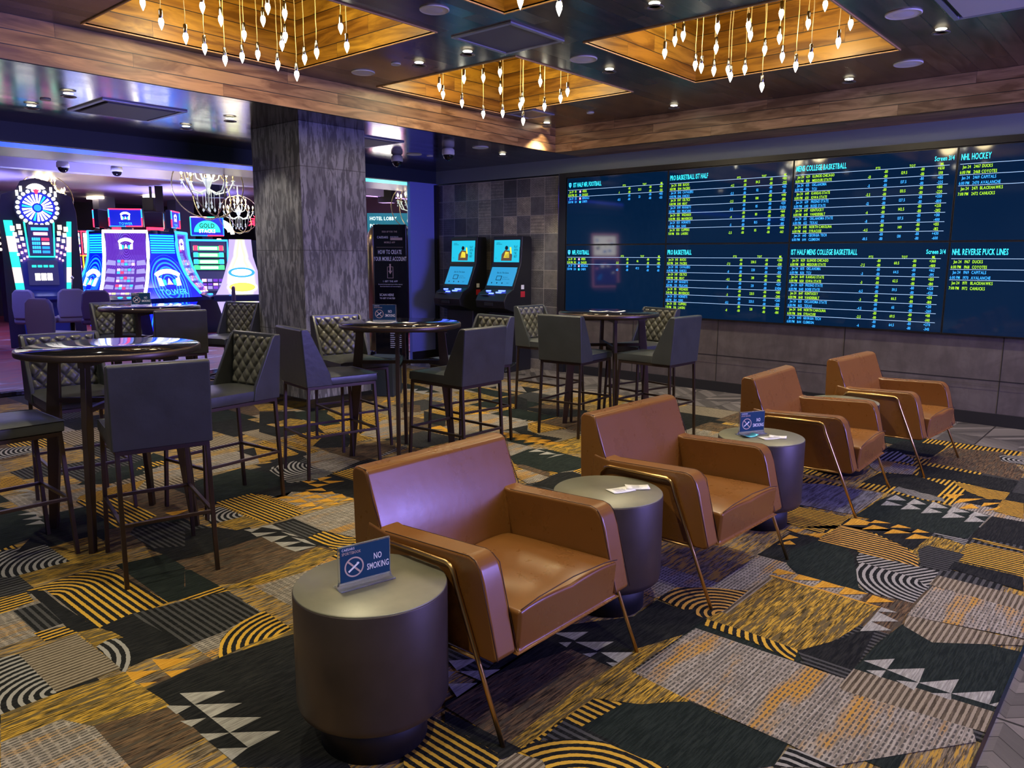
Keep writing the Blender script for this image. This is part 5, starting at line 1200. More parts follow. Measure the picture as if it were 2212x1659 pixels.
def diffuser(x0, x1, y0, y1, z, lb, mat, slot=True):
    t = thing('air_diffuser', lb, 'air vent', ((x0+x1)/2, (y0+y1)/2, z)); a, b = (x1-x0)/2, (y1-y0)/2; w_ = .035
    q = MB(); 
    for X_ in ((-a, -a+w_, -b, b), (a-w_, a, -b, b), (-a+w_, a-w_, -b, -b+w_), (-a+w_, a-w_, b-w_, b)): q.box(X_[0], X_[1], X_[2], X_[3], -.014, 0)
    q.build('rim', M['grille_rim'], t, bevel=.003)
    q = MB(); 
    if slot: q.box(-a*.80, a*.80, -b*.80, b*.80, -.020, -.006)
    else: q.box(-a+w_, a-w_, -b+w_, b-w_, -.006, -.002)
    q.build('panel', mat, t, bevel=.003)
    q = MB(); q.box(-a+w_, a-w_, -b+w_, b-w_, -.003, -.001); q.build('throat', M['black'], t)
    return t
M['diff_blue'] = simple('diffuser_white', (.55, .56, .62), .4)
diffuser(-4.36, -3.76, 4.28, 4.90, Z2, 'square flat ceiling panel between the four coffers', M['grille'], False)
diffuser(-1.40, -.75, 5.56, 6.22, Z2, 'square white air diffuser glowing blue at the top right', M['diff_blue'])
diffuser(-7.95, -7.15, 2.85, 3.60, Z1, 'square air diffuser in the low ceiling left of the column', M['grille'])
diffuser(-7.75, -7.05, 5.45, 6.15, Z1, 'square air diffuser in the low ceiling just behind the column', M['grille'])
diffuser(-6.10, -5.70, 6.86, 7.26, Z2, 'small square air diffuser between the middle coffer and far corner', M['grille'], False)
def dome(x, y, z, lb, drop=0):
    t = thing('dome_camera', lb, 'security camera', (x, y, z), group='dome security cameras')
    q = MB(); q.lathe([(.055, 0), (.075, -.02), (.078, -.075), (.070, -.085)], 24)
    if drop: q.lathe([(.018, drop), (.018, 0)], 12)
    q.build('housing', M['white'], t)
    q = MB(); q.lathe([(.066, -.085)]+[(.066*math.cos(rad(a)), -.085-.066*math.sin(rad(a))) for a in range(15, 90, 15)]+[(.0001, -.151)], 24); q.build('dome', M['black_gloss'], t)
dome(-8.04, 6.88, Z1, 'white dome camera on the low ceiling, left of the pair beside the column'); dome(-7.04, 6.85, Z1, 'white dome camera on the low ceiling, right of the pair beside the column')
dome(-11.33, 3.95, 2.83, 'white dome camera hanging over the casino floor at far left', .9); dome(-11.57, 4.73, 2.86, 'white dome camera over the casino, right of the other one', .9)
# ---------------- casino floor: slot machines ----------------
M['cab'] = simple('slot_cabinet', (.025, .03, .07), .25, .3); M['cab_blue'] = simple('slot_cabinet_blue', (.05, .08, .35), .3, .3)
M['g_white'] = glow('tube_white', (1, .93, .85), 3.2); M['g_teal'] = glow('tube_teal', (.02, .70, .50), .9); M['g_blue'] = glow('tube_blue', (.01, .14, 1), 1.8)
M['g_red'] = glow('tube_red', (1, .02, .06), 2.0); M['g_cyan'] = glow('tube_cyan', (.02, .26, 1), 1.6); M['g_pink'] = glow('cell_pink', (1, .30, .50), 1.7)
M['g_purple'] = glow('screen_purple', (.12, .02, .42), .8); M['g_navy'] = glow('screen_deep_blue', (.0, .008, .45), .8); M['g_orange'] = glow('tube_orange', (1, .28, .01), 2.2)
M['g_lilac'] = glow('screen_lilac', (.34, .30, .75), .65); M['g_yel'] = glow('screen_lime', (.75, .9, .15), 1.6); M['g_warm'] = glow('lamp_warm', (1, .80, .50), 5)
M['g_dim'] = glow('screen_dim', (.02, .02, .10), .6); M['g_green'] = glow('screen_green', (.05, .5, .2), 1.0)
def panelmat():
    n = NT('ring_glow_panel'); q = n.xyz(n.n('ShaderNodeUVMap').outputs[0])
    x = q[0]; yv = n.m('SUBTRACT', q[1], .20)
    r = n.m('SQRT', n.m('ADD', n.m('MULTIPLY', n.m('POWER', x, 2.0), .5), n.m('POWER', yv, 2.0)))
    s = n.m('FRACT', n.m('MULTIPLY', r, 15)); ring = n.m('MULTIPLY', n.m('LESS_THAN', s, .42), n.m('LESS_THAN', r, .47))
    ring = n.m('MULTIPLY', ring, n.m('GREATER_THAN', r, .14))
    bars = n.m('MULTIPLY', n.m('LESS_THAN', n.m('ABSOLUTE', x), .42), n.m('MULTIPLY', n.m('GREATER_THAN', q[1], .70), n.m('LESS_THAN', n.m('FRACT', n.m('MULTIPLY', q[1], 26)), .62)))
    c = n.mix(ring, (.0, .006, .85), (.01, .20, 1)); c = n.mix(bars, c, (.01, .45, .5))
    return n.out((.01, .01, .05), .2, 0, c, 1.1)
M['ringpanel'] = panelmat()
def screenmat():
    n = NT('purple_game_screen'); q = n.xyz(n.n('ShaderNodeUVMap').outputs[0])
    r = n.m('SQRT', n.m('ADD', n.m('MULTIPLY', n.m('POWER', q[0], 2.0), .30), n.m('POWER', n.m('SUBTRACT', q[1], .76), 2.0)))
    ring = n.m('MULTIPLY', n.m('LESS_THAN', n.m('FRACT', n.m('MULTIPLY', r, 26)), .3), n.m('GREATER_THAN', q[1], .45))
    c = n.mix(ring, n.mix(q[1], (.09, .035, .30), (.06, .005, .28)), (.16, .05, .60))
    return n.out((.01, .01, .02), .1, 0, c, .75)
M['gamescreen'] = screenmat()
M['cell'] = glow('light_cell', (1, .72, .66), .75)
G = ['cell', 'g_white', 'g_teal', 'g_blue', 'g_red', 'g_cyan', 'g_pink', 'g_purple', 'g_navy', 'g_orange', 'g_lilac', 'g_yel', 'g_warm', 'g_dim', 'g_green', 'cab']
GM = [M[k] for k in G]; gi_ = {k: i for i, k in enumerate(G)}
def emblem(q, P, s, tower=True):
    """arched sign with two side curls and a word, drawn through P(u, v)->point"""
    n = 12
    up = [P(s*.9*math.sin(rad(-52+104*i/n)), s*(.15+.85*math.cos(rad(-52+104*i/n)))) for i in range(n+1)]
    lo = [P(s*.75*math.sin(rad(-52+104*i/n)), s*(.02+.68*math.cos(rad(-52+104*i/n)))) for i in range(n+1)]
    q.add(up+lo, [(i, n+1+i, n+2+i, i+1) for i in range(n)], gi_['g_white'])
    for sg in (-1, 1): q.add([P(sg*s*.62, s*.45), P(sg*s*.40, s*.35), P(sg*s*.36, -s*.15), P(sg*s*.60, -s*.12)], [(0, 1, 2, 3) if sg > 0 else (3, 2, 1, 0)], gi_['g_white'])
    for sg in (-1, 1): q.add([P(sg*s*.36, s*.30), P(sg*s*.18, s*.25), P(sg*s*.20, -s*.10), P(sg*s*.36, -s*.10)], [(0, 1, 2, 3) if sg > 0 else (3, 2, 1, 0)], gi_['g_teal'])
    q.add([P(-.12*s, 0), P(.12*s, 0), P(.0, .38*s)], [(0, 1, 2)], gi_['g_white']); q.add([P(-.16*s, -.06*s), P(.16*s, -.06*s), P(.14*s, .01*s), P(-.14*s, .01*s)], [(0, 1, 2, 3)], gi_['g_orange'])
def slot_station(t, facing, w0=.42, w1=.42):
    """one curved-screen station of the pod, facing angle in degrees"""
    Rz = Matrix.Rotation(rad(facing), 4, 'Z')
    prof = [(.80, 2.06), (.80, 1.85), (.82, 1.62), (.88, 1.38), (1.0, 1.12), (1.20, .86)]
    def B(): return MB()
    n = len(prof); q = B(); v = []; 
    L = [0]
    for a, b in zip(prof, prof[1:]): L.append(L[-1]+math.dist(a, b))
    for i in range(n-1):
        (d0, z0), (d1, z1) = prof[i], prof[i+1]
        q.quad((d0, -w0+.06, z0), (d0, w0-.06, z0), (d1, w0-.06, z1), (d1, -w0+.06, z1), 0, [(-1, 1-L[i]/L[-1]), (1, 1-L[i]/L[-1]), (1, 1-L[i+1]/L[-1]), (-1, 1-L[i+1]/L[-1])])
    q.f = [f[::-1] for f in q.f]; q.uv = {k: u[::-1] for k, u in q.uv.items()}
    q.xf(Rz); sc = q.build('game_screen', M['gamescreen'], t, smooth=True)
    def onp(u, v):  # u in m across, v in 0..1 from bottom along profile
        s = (1-v)*L[-1]
        for i in range(n-1):
            if s <= L[i+1]+1e-6:
                k = (s-L[i])/(L[i+1]-L[i]); d = prof[i][0]+(prof[i+1][0]-prof[i][0])*k; z = prof[i][1]+(prof[i+1][1]-prof[i][1])*k
                return Rz @ Vector((d+.008, u, z+.003))
        return Rz @ Vector((prof[-1][0], u, prof[-1][1]))
    q = B(); emblem(q, lambda u, v: onp(u, .76+v*.72), .20)
    for r_ in range(4):
        vb = .50-.13*r_
        for sg in (-1, 1): q.add([onp(sg*.19, vb), onp(sg*.36, vb+.01), onp(sg*.33, vb+.085), onp(sg*.19, vb+.07)], [(0, 1, 2, 3) if sg > 0 else (3, 2, 1, 0)], gi_['g_lilac'])
        for c_ in range(5):
            for k in range(2):
                x = -.16+.064*c_; q.add([onp(x, vb+.045*k), onp(x+.056, vb+.045*k), onp(x+.056, vb+.045*k+.038), onp(x, vb+.045*k+.038)], [(0, 1, 2, 3)], gi_[('g_lilac', 'g_cyan', 'g_pink', 'g_lilac', 'g_red')[(c_*3+k+r_) % 5]] if (c_+k+r_) % 3 else gi_['g_lilac'])
    for c_ in range(9): x = -.36+.08*c_; q.add([onp(x, .02), onp(x+.07, .02), onp(x+.07, .05), onp(x, .05)], [(0, 1, 2, 3)], gi_[('g_lilac', 'g_pink', 'g_yel')[c_ % 3]])
    q.build('screen_graphics', GM, sc)
    return Rz, prof
def tubeframe(t, Rz, prof, w_, mat, top=True, r=.030):
    q = MB(); P_ = [Rz @ Vector((d+.01, -w_, z)) for d, z in prof[::-1]]+[Rz @ Vector((d+.01, w_, z)) for d, z in prof]
    q.tube(P_, r, 8); return q.build('light_frame', M[mat], t)
def pod(name, lb, loc, rz, n=4):
    t = thing(name, lb, 'slot machine', loc, rz)
    q = MB()
    for k in range(n):
        a = 360/n*k; Rz = Matrix.Rotation(rad(a), 4, 'Z'); s = MB(); s.prism([(.35, 0), (.80, .02), (.90, .70), (1.35, .74), (1.35, .78), (1.20, .85), (.985, 1.12), (.865, 1.38), (.805, 1.62), (.79, 2.07), (.35, 2.1)], 'y', -.40, .40); s.xf(Rz); q.add(s.v, s.f)
    q.box(-.5, .5, -.5, .5, 0, 2.1); q.build('cabinet', M['cab'], t)
    for k in range(n):
        a = 360/n*k
        Rz, prof = slot_station(t, a)
        tubeframe(t, Rz, prof, .395, 'g_white' if k == 0 else 'g_cyan')
        # deck and buttons
        q = MB(); q.prism([(1.1, .72), (1.38, .735), (1.38, .79), (1.2, .86)], 'y', -.42, .42); q.xf(Rz); d = q.build('button_deck', M['cab'], t, bevel=.008)
        q = MB()
        for x in (-.02, .14): q.lathe([(.05, .80), (.045, .84), (.0001, .845)], 16, (1.28, x, 0))
        q.xf(Rz); q.build('button', M['g_cyan'], d)
        # topper monitor
        q = MB(); q.box(.62, .71, -.31, .31, 2.14, 2.50); q.box(.60, .70, -.10, .10, 2.05, 2.14); q.xf(Rz); m_ = q.build('topper', M['cab'], t, bevel=.01)
        q = MB(); z0, z1, yy, x = 2.16, 2.48, .295, .718
        q.quad((x, -yy, z0), (x, yy, z0), (x, yy, z1), (x, -yy, z1), gi_['g_navy'])
        Pq = lambda u, v: Vector((x+.004, u, 2.30+v)); emblem(q, Pq, .13)
        q.text('TOWER', (x+.006, 0, 2.185), (0, 1, 0), (0, 0, 1), .07, gi_['g_cyan'], .9, 'C')
        for p0, p1, c_ in (((-yy, z1), (0, z1), 'g_red'), ((0, z1), (yy, z1), 'g_red'), ((-yy, z0), (-yy, (z0+z1)/2), 'g_red'), ((-yy, (z0+z1)/2), (-yy, z1), 'g_cyan'), ((yy, z1), (yy, (z0+z1)/2), 'g_cyan'), ((yy, (z0+z1)/2), (yy, z0), 'g_red'), ((-yy, z0), (0, z0), 'g_blue'), ((0, z0), (yy, z0), 'g_red')):
            q.tube([(x+.006, p0[0], p0[1]), (x+.006, p1[0], p1[1])], .012, 6, gi_[c_])
        q.xf(Rz); q.build('topper_display', GM, m_)
        # flared glowing wedge between stations
        R2 = Matrix.Rotation(rad(a+180/n), 4, 'Z')
        pr = [((D_-.03+.40)/2**.5+.03, z_, (D_-.03-.40)/2**.5) for D_, z_ in ((.79, 2.02), (.80, 1.75), (.84, 1.5), (.93, 1.25), (1.09, 1.0), (1.25, .80))]; hb_ = pr[-1][2]
        q = MB(); Lz = [(p[1]-.80)/1.22 for p in pr]
        for i in range(len(pr)-1):
            (d0, z0, h0), (d1, z1, h1) = pr[i], pr[i+1]
            q.quad((d1, -h1, z1), (d1, h1, z1), (d0, h0, z0), (d0, -h0, z0), 0, [(-h1/hb_, Lz[i+1]), (h1/hb_, Lz[i+1]), (h0/hb_, Lz[i]), (-h0/hb_, Lz[i])])
        q.xf(R2); wd = q.build('side_panel', M['ringpanel'], t, smooth=True)
        def onw(u, v):
            z = .80+1.22*v
            for i in range(len(pr)-1):
                if z >= pr[i+1][1]-1e-6:
                    k_ = (z-pr[i+1][1])/(pr[i][1]-pr[i+1][1]); d = pr[i+1][0]+(pr[i][0]-pr[i+1][0])*k_; return R2 @ Vector((d+.012, u, z+.003))
            return R2 @ Vector((pr[-1][0]+.012, u, z))
        q = MB(); emblem(q, lambda u, v: onw(u, .22+v*.62), .37)
        o_ = onw(0, .075); q.text('TOWER', R2 @ Vector((1.20, 0, .865)), R2.to_3x3() @ Vector((0, 1, 0)), R2.to_3x3() @ Vector((-.62, 0, 1)), .17, gi_['g_cyan'], .85, 'C')
        q.build('panel_emblem', GM, wd)
        q = MB(); pr2 = [(1.10, .70, .52), (1.0, .5, .44), (.92, .25, .36), (.86, .04, .30)]
        for i in range(3):
            (d0, z0, h0), (d1, z1, h1) = pr2[i], pr2[i+1]
            q.quad((d1, -h1, z1), (d1, h1, z1), (d0, h0, z0), (d0, -h0, z0), 0, [(-h1*1.6, z1*.6+.05), (h1*1.6, z1*.6+.05), (h0*1.6, z0*.6+.05), (-h0*1.6, z0*.6+.05)])
        q.xf(R2); lw = q.build('lower_panel', M['ringpanel'], t, smooth=True)
        q = MB()
        for i, (zz, hh) in enumerate(((.52, .26), (.36, .24), (.24, .2), (.14, .18))):
            d = .86+(zz-.04)*.38+.03; q.add([(d-.04*.42, -hh, zz-.04), (d-.04*.42, hh, zz-.04), (d+.05*.42, hh*1.05, zz+.05), (d+.05*.42, -hh*1.05, zz+.05)], [(0, 1, 2, 3)], gi_[('g_white', 'g_cyan', 'g_white', 'g_white')[i]])
        q.xf(R2); q.build('panel_emblem', GM, lw)
        q = MB(); q.box(.40, .50, -.05, .25, 2.10, 2.16); q.xf(R2); q.build('beacon', M['g_red'], t)
    return t
fa = math.degrees(math.atan2(-6.74, 15.83))+180
PD = pod('slot_pod', 'large blue glowing slot machine pod with white framed purple screen and TOWER emblem', (-15.95, 6.85, 0), rad(-23.0-17))
# second pod: gold machines behind, warm cone panels
def gold_machine(loc, rz, lb):
    t = thing('slot_machine', lb, 'slot machine', loc, rz, 'gold slot machines beside the column')
    q = MB(); q.prism([(-.35, 0), (.25, 0), (.32, .70), (.60, .76), (.60, .80), (.38, .86), (.27, 1.2), (.22, 1.95), (-.35, 1.95)], 'y', -.42, .42); q.build('cabinet', M['cab'], t)
    prof = [(.232, 1.93), (.24, 1.6), (.262, 1.3), (.31, 1.05), (.39, .88)]; I = Matrix.Identity(4)
    q = MB()
    for i in range(4): (d0, z0), (d1, z1) = prof[i], prof[i+1]; q.quad((d1, -.34, z1), (d1, .34, z1), (d0, .34, z0), (d0, -.34, z0), 0)
    def F(y, z):
        for i in range(4):
            if z >= prof[i+1][1]-1e-6: k = (z-prof[i+1][1])/(prof[i][1]-prof[i+1][1]); return (prof[i+1][0]+(prof[i][0]-prof[i+1][0])*k+.006, y, z)
        return (prof[-1][0], y, z)
    s = q.build('game_screen', M['g_dim'], t, smooth=True)
    q = MB()
    for r_, (z, c_) in enumerate(((1.72, 'g_red'), (1.58, 'g_cyan'), (1.44, 'g_cyan'), (1.32, 'g_green'))):
        q.add([F(-.30, z), F(.30, z), F(.30, z+.09), F(-.30, z+.09)], [(0, 1, 2, 3)], gi_['g_green']); q.add([tuple(Vector(F(y_, z_))+Vector((.004, 0, 0))) for y_, z_ in ((-.17, z+.02), (.17, z+.02), (.17, z+.07), (-.17, z+.07))], [(0, 1, 2, 3)], gi_['g_white'])
        for sg in (-1, 1): q.add([tuple(Vector(F(y_, z_))+Vector((.004, 0, 0))) for y_, z_ in ((sg*.25-.04, z), (sg*.25+.04, z), (sg*.25+.04, z+.10), (sg*.25-.04, z+.10))], [(0, 1, 2, 3)], gi_[c_ if r_ else 'g_red'])
    for c_ in range(5):
        for k in range(3): y_ = -.27+.11*c_; z = .92+.075*k; q.add([F(y_, z), F(y_+.09, z), F(y_+.09, z+.06), F(y_, z+.06)], [(0, 1, 2, 3)], gi_[('g_purple', 'g_pink', 'g_lilac', 'g_purple')[(c_+k*2) % 4]])
    q.build('screen_graphics', GM, s)
    tubeframe(t, I, prof, .38, 'g_cyan', r=.022)
    q = MB(); q.prism([(.30, .72), (.62, .76), (.62, .80), (.38, .85)], 'y', -.42, .42); q.build('button_deck', M['cab'], t, bevel=.008)
    q = MB(); q.box(0, .10, -.33, .33, 2.02, 2.42); q.box(0, .08, -.1, .1, 1.95, 2.02); tp = q.build('topper', M['cab'], t, bevel=.01)
    q = MB(); x = .108; q.quad((x, -.31, 2.04), (x, .31, 2.04), (x, .31, 2.40), (x, -.31, 2.40), gi_['g_navy'])
    n = 20; q.add([(x+.003, .26*math.cos(PI*k/n), 2.10+.24*math.sin(PI*k/n)) for k in range(n+1)], [tuple(range(n+1))], gi_['g_teal'])
    q.text('GOLD', (x+.006, 0, 2.19), (0, 1, 0), (0, 0, 1), .13, gi_['cab'], .8, 'C'); q.text('STACKS', (x+.006, 0, 2.09), (0, 1, 0), (0, 0, 1), .10, gi_['g_white'], .8, 'C')
    for p0, p1, c_ in (((-.32, 2.41), (0, 2.41), 'g_pink'), ((0, 2.41), (.32, 2.41), 'g_teal'), ((-.32, 2.03), (-.32, 2.41), 'g_teal'), ((.32, 2.03), (.32, 2.41), 'g_blue'), ((-.32, 2.03), (0, 2.03), 'g_blue'), ((0, 2.03), (.32, 2.03), 'g_red')): q.tube([(x+.006, *p0), (x+.006, *p1)], .013, 6, gi_[c_])
    q.build('topper_display', GM, tp); return t
gold_machine((-15.75, 8.2, 0), rad(-28), 'slot machine with GOLD STACKS topper and cyan frame, between the blue pod and the column')
gold_machine((-15.7, 9.5, 0), rad(25), 'slot machine seen from the side at the left edge of the concrete column')
M['cone'] = None
def conemat():
    n = NT('lime_glow_cone'); q = n.xyz(n.n('ShaderNodeUVMap').outputs[0]); a = n.m('ABSOLUTE', q[0])
    c = n.ramp(n.m('ADD', a, n.m('MULTIPLY', n.m('ABSOLUTE', n.m('SUBTRACT', q[1], .5)), .9)), [(.15, (1, .95, .8)), (.5, (.75, .80, .25)), (.9, (.25, .2, .45))]); return n.out((.02, .02, .02), .4, 0, c, 1.3)
M['cone'] = conemat()
t = thing('light_cone', 'glowing lime and white cone panel with oval logos beside the gold slot machine', 'light panel', (-15.05, 8.75, 0), rad(-30)); t.location = (-15.15, 8.6, 0)
pr = [(.18, 1.95, .22), (.20, 1.6, .24), (.30, 1.3, .32), (.42, 1.0, .42), (.52, .82, .52)]
q = MB()
for i in range(4): (d0, z0, h0), (d1, z1, h1) = pr[i], pr[i+1]; q.quad((d1, -h1, z1), (d1, h1, z1), (d0, h0, z0), (d0, -h0, z0), 0, [(-1, 1-(i+1)/4), (1, 1-(i+1)/4), (1, 1-i/4), (-1, 1-i/4)])
q.build('upper_panel', M['cone'], t, smooth=True)
q = MB(); pr2 = [(.55, .68, .50), (.50, .4, .42), (.40, .12, .30)]
for i in range(2): (d0, z0, h0), (d1, z1, h1) = pr2[i], pr2[i+1]; q.quad((d1, -h1, z1), (d1, h1, z1), (d0, h0, z0), (d0, -h0, z0), 0, [(-1, .2+.3*(1-i)), (1, .2+.3*(1-i)), (1, .5+.3*(1-i)), (-1, .5+.3*(1-i))])
q.build('lower_panel', M['cone'], t, smooth=True)
q = MB(); q.disc((.35, 0, 1.27), (1, 0, .35), .26, gi_['g_blue'], 24, .11); q.disc((.356, 0, 1.272), (1, 0, .35), .20, gi_['g_white'], 24, .07); q.disc((.475, .0, .97), (1, 0, .35), .30, gi_['g_white'], 24, .13); q.disc((.482, 0, .972), (1, 0, .35), .26, gi_['g_orange'], 24, .10); q.build('logo_ovals', GM, t)
q = MB(); q.box(-.1, .60, -.56, .56, .70, .80); q.build('ledge', M['cab'], t)
# ---- wheel machine ----
def wheel_machine(loc, rz, lb):
    t = thing('wheel_slot_machine', lb, 'slot machine', loc, rz, 'wheel slot machines at far left')
    # local: faces +x ; y to its left ; base 1.5 wide
    q = MB(); q.prism([(-.80, .0), (.80, .0), (.78, 2.35), (.70, 2.62), (.42, 2.70), (.30, 2.86), (0, 2.92), (-.30, 2.86), (-.42, 2.70), (-.70, 2.62), (-.78, 2.35)], 'x', -.45, .02); q.build('backboard', simple('wheel_backboard', (.03, .022, .06), .35), t, bevel=.01)
    q = MB(); q.prism([(0, 0), (.38, 0), (.42, .80), (.62, .86), (.62, .92), (.42, 1.02), (.34, 1.5), (.24, 1.9), (0, 2.0)], 'y', -.40, .40); q.build('cabinet', M['cab_blue'], t)
    cz, R0 = 2.40, .235; q = MB(); q.prism([(.34*math.cos(2*PI*k/32), cz+.34*math.sin(2*PI*k/32)) for k in range(32)], 'x', 0, .30, gi_['cab']); x = .31
    q.disc((x, 0, cz), (1, 0, 0), R0+.03, gi_['g_navy'], 48)
    for k in range(22):
        a = 2*PI*k/22; b = .085; c_ = ('g_white', 'g_white', 'g_teal', 'g_white', 'g_white')[k % 5]
        P = lambda r, d: (x+.006, r*math.sin(a+d), cz+r*math.cos(a+d)); q.add([P(.08, -b), P(.08, b), P(R0-.01, b*.95), P(R0-.01, -b*.95)], [(0, 1, 2, 3)], gi_[c_])
    q.disc((x+.012, 0, cz), (1, 0, 0), .055, gi_['g_blue'], 20)
    w = q.build('wheel', GM, t)
    q = MB()
    for k in range(22):
        a = 2*PI*(k+.5)/22; q.disc((x+.02, (.29)*math.sin(a), cz+.29*math.cos(a)), (1, 0, 0), .030, gi_['g_white'], 10)
    q.build('bulb_ring', GM, w)
    q = MB(); n = 14; q.add([(x+.02, .215*math.sin(rad(-62+124*i/n)), 2.66+.14*math.cos(rad(-62+124*i/n))-.0) for i in range(n+1)]+[(x+.02, .15, 2.71), (x+.02, -.15, 2.71)], [tuple(range(n+3))], gi_['g_white'])
    q.add([(x+.03, -.07, 2.70), (x+.03, .07, 2.70), (x+.03, 0, 2.61)], [(0, 1, 2)], gi_['g_red'])
    for sg in (-1, 1):
        for k in range(2): q.box(x+.01, x+.02, *sorted((sg*(.27+.08*k), sg*(.32+.08*k))), 2.66-.07*k, 2.75-.07*k, gi_['g_white'])
    q.build('header_sign', GM, t)
    # fans of light cells either side of the upper screen
    q = MB()
    for sg in (-1, 1):
        for r_ in range(6):
            for c_ in range(3):
                if c_ > 1 and r_ < 2: continue
                s_ = .105-.012*r_; y_ = sg*(.27+c_*(.12-.012*r_)+.035*(5-r_)*.5); z_ = 2.12-r_*.105-c_*.03
                q.box(.40, .41, *sorted((y_, y_+sg*s_*.85)), z_-s_*.8, z_, gi_[('cell', 'cell', 'cell', 'g_pink', 'g_pink', 'g_pink')[r_]])
    q.build('light_cells', GM, t)
    q = MB(); q.box(.20, .40, -.24, .24, 1.60, 2.12, gi_['g_dim']); x = .403
    q.box(x, x+.004, -.17, .17, 2.02, 2.07, gi_['g_cyan']); q.box(x, x+.004, -.13, .15, 1.94, 1.99, gi_['g_pink'])
    for r_ in range(4):
        for c_ in range(4): q.box(x, x+.004, -.17+c_*.042, -.135+c_*.042, 1.64+r_*.07, 1.69+r_*.07, gi_['g_cyan'])
        q.box(x, x+.004, .02, .17, 1.64+r_*.07, 1.685+r_*.07, gi_[('g_blue', 'g_blue', 'g_pink', 'g_red')[r_]])
    u = q.build('upper_display', GM, t)
    q = MB(); q.tube([(.40, -.29, 2.16), (.40, -.25, 1.58), (.40, .25, 1.58), (.40, .29, 2.16)], .022, 6); q.build('light_frame', M['g_teal'], u)
    q = MB(); q.prism([(.36, 1.52), (.44, 1.10), (.40, 1.10), (.32, 1.52)], 'y', -.30, .30, gi_['g_dim'])
    for c_ in range(3): y_ = -.17+.12*c_; q.add([(.430, y_, 1.18), (.430, y_+.10, 1.18), (.408, y_+.10, 1.30), (.408, y_, 1.30)], [(0, 1, 2, 3)], gi_['g_white']); 
    for c_ in range(4): y_ = -.22+.115*c_; q.add([(.392, y_, 1.40), (.392, y_+.09, 1.40), (.385, y_+.09, 1.44), (.385, y_, 1.44)], [(0, 1, 2, 3)], gi_['g_teal'])
    q.build('reel_display', GM, t)
    q = MB()
    for sg in (-1, 1):
        x0 = sg*.44; hw_ = .085 if sg < 0 else .05
        for k in range(6): q.prism([(x0+sg*(.16-.026*k)-hw_, 2.18-k*.26), (x0+sg*(.16-.026*k)+hw_, 2.18-k*.26), (x0+sg*(.16-.026*(k+1))+hw_, 2.18-(k+1)*.26), (x0+sg*(.16-.026*(k+1))-hw_, 2.18-(k+1)*.26)], 'x', .36, .39, gi_['g_teal' if k % 2 == 0 else 'cell'])
    q.build('light_strip', GM, t)
    q = MB(); q.prism([(-.45, 0), (-.38, 0), (-.38, 1.95), (-.60, 1.95)], 'x', 0, .30); q.prism([(.45, 0), (.38, 0), (.38, 1.95), (.60, 1.95)], 'x', 0, .30); q.build('side_fin', M['cab_blue'], t, bevel=.01)
    q = MB(); q.tube([(.35, .50, .95), (.42, .52, .95), (.44, .56, 1.2)], .012, 6); q.lathe([(.0001, -.04), (.04, 0), (.0001, .04)], 12, (.44, .565, 1.22)); q.build('pull_lever', M['steel'], t)
    q = MB()
    for k in range(9): q.disc((.03, -.805-.02*math.sin(k*.4), 2.5-k*.1), (1, 0, 0), .025, gi_['g_warm'], 8)
    q.build('edge_bulb', GM, t)
    for ch in t.children:
        if not ch.name.startswith('wheel'): ch.scale = (1, .74, 1)
    return t
WM = wheel_machine((-15.15, 4.82, 0), rad(-18), 'tall slot machine crowned by a white light wheel, second from the left edge')
dup(WM, (-15.5, 3.45, 0), rad(-10), 'wheel slot machine cut off by the left picture edge')
def red_machine(loc, rz, lb, c1='g_red', c2='g_orange', g='slot machines outlined in red'):
    t = thing('slot_machine', lb, 'slot machine', loc, rz, g)
    q = MB(); q.prism([(-.3, 0), (.3, 0), (.35, .7), (.55, .8), (.32, .9), (.2, 2.2), (-.3, 2.2)], 'y', -.38, .38); q.build('cabinet', M['cab'], t, bevel=.01)
    q = MB()
    for z0, z1, c_ in ((1.66, 2.12, 'g_white'), (.98, 1.56, 'g_purple')):
        q.add([(.345-.115*(z-.9)/1.3, y_, z) for y_, z in ((-.30, z0), (.30, z0), (.30, z1), (-.30, z1))], [(0, 1, 2, 3)], gi_[c_])
        r_ = random.Random(int(z0*100))
        for k in range(14): yy, zz, s_ = r_.uniform(-.26, .2), r_.uniform(z0+.03, z1-.1), r_.uniform(.03, .09); q.add([(.355-.115*(z-.9)/1.3, y_, z) for y_, z in ((yy, zz), (yy+s_, zz), (yy+s_, zz+s_*.8), (yy, zz+s_*.8))], [(0, 1, 2, 3)], gi_[r_.choice(('g_white', 'g_pink', 'g_yel', 'g_cyan', 'g_purple'))])
    s = q.build('display', GM, t)
    q = MB()
    for z0, z1, c_ in ((1.62, 2.16, c1), (.92, 1.60, c2)):
        q.tube([(.36-.115*(z-.9)/1.3, y_, z) for y_, z in ((-.34, z0), (.34, z0), (.34, z1), (-.34, z1))], .02, 6, gi_[c_], True)
    q.build('light_frame', GM, s)
    q = MB(); q.box(.3, .56, -.36, .36, .76, .82); q.build('button_deck', M['cab'], t, bevel=.01)
    return t
red_machine((-19.85, 6.95, 0), rad(-24), 'slot machine outlined in red and orange, left one of two behind the wheel machine')
red_machine((-19.6, 7.45, 0), rad(-18), 'slot machine outlined in red and orange, right one of two behind the wheel machine')
red_machine((-13.9, 10.15, 0), rad(-40), 'slot machine outlined in blue at the right edge of the concrete column', 'g_cyan', 'g_blue', None)
red_machine((-12.9, 10.85, 0), rad(-55), 'slot machine with pink topper frame behind the totem sign', 'g_pink', 'g_blue', None)
red_machine((-10.9, 1.35, 0), rad(28), 'pink outlined slot machine outside the picture, mirrored in the screens', 'g_pink', 'g_pink', None)

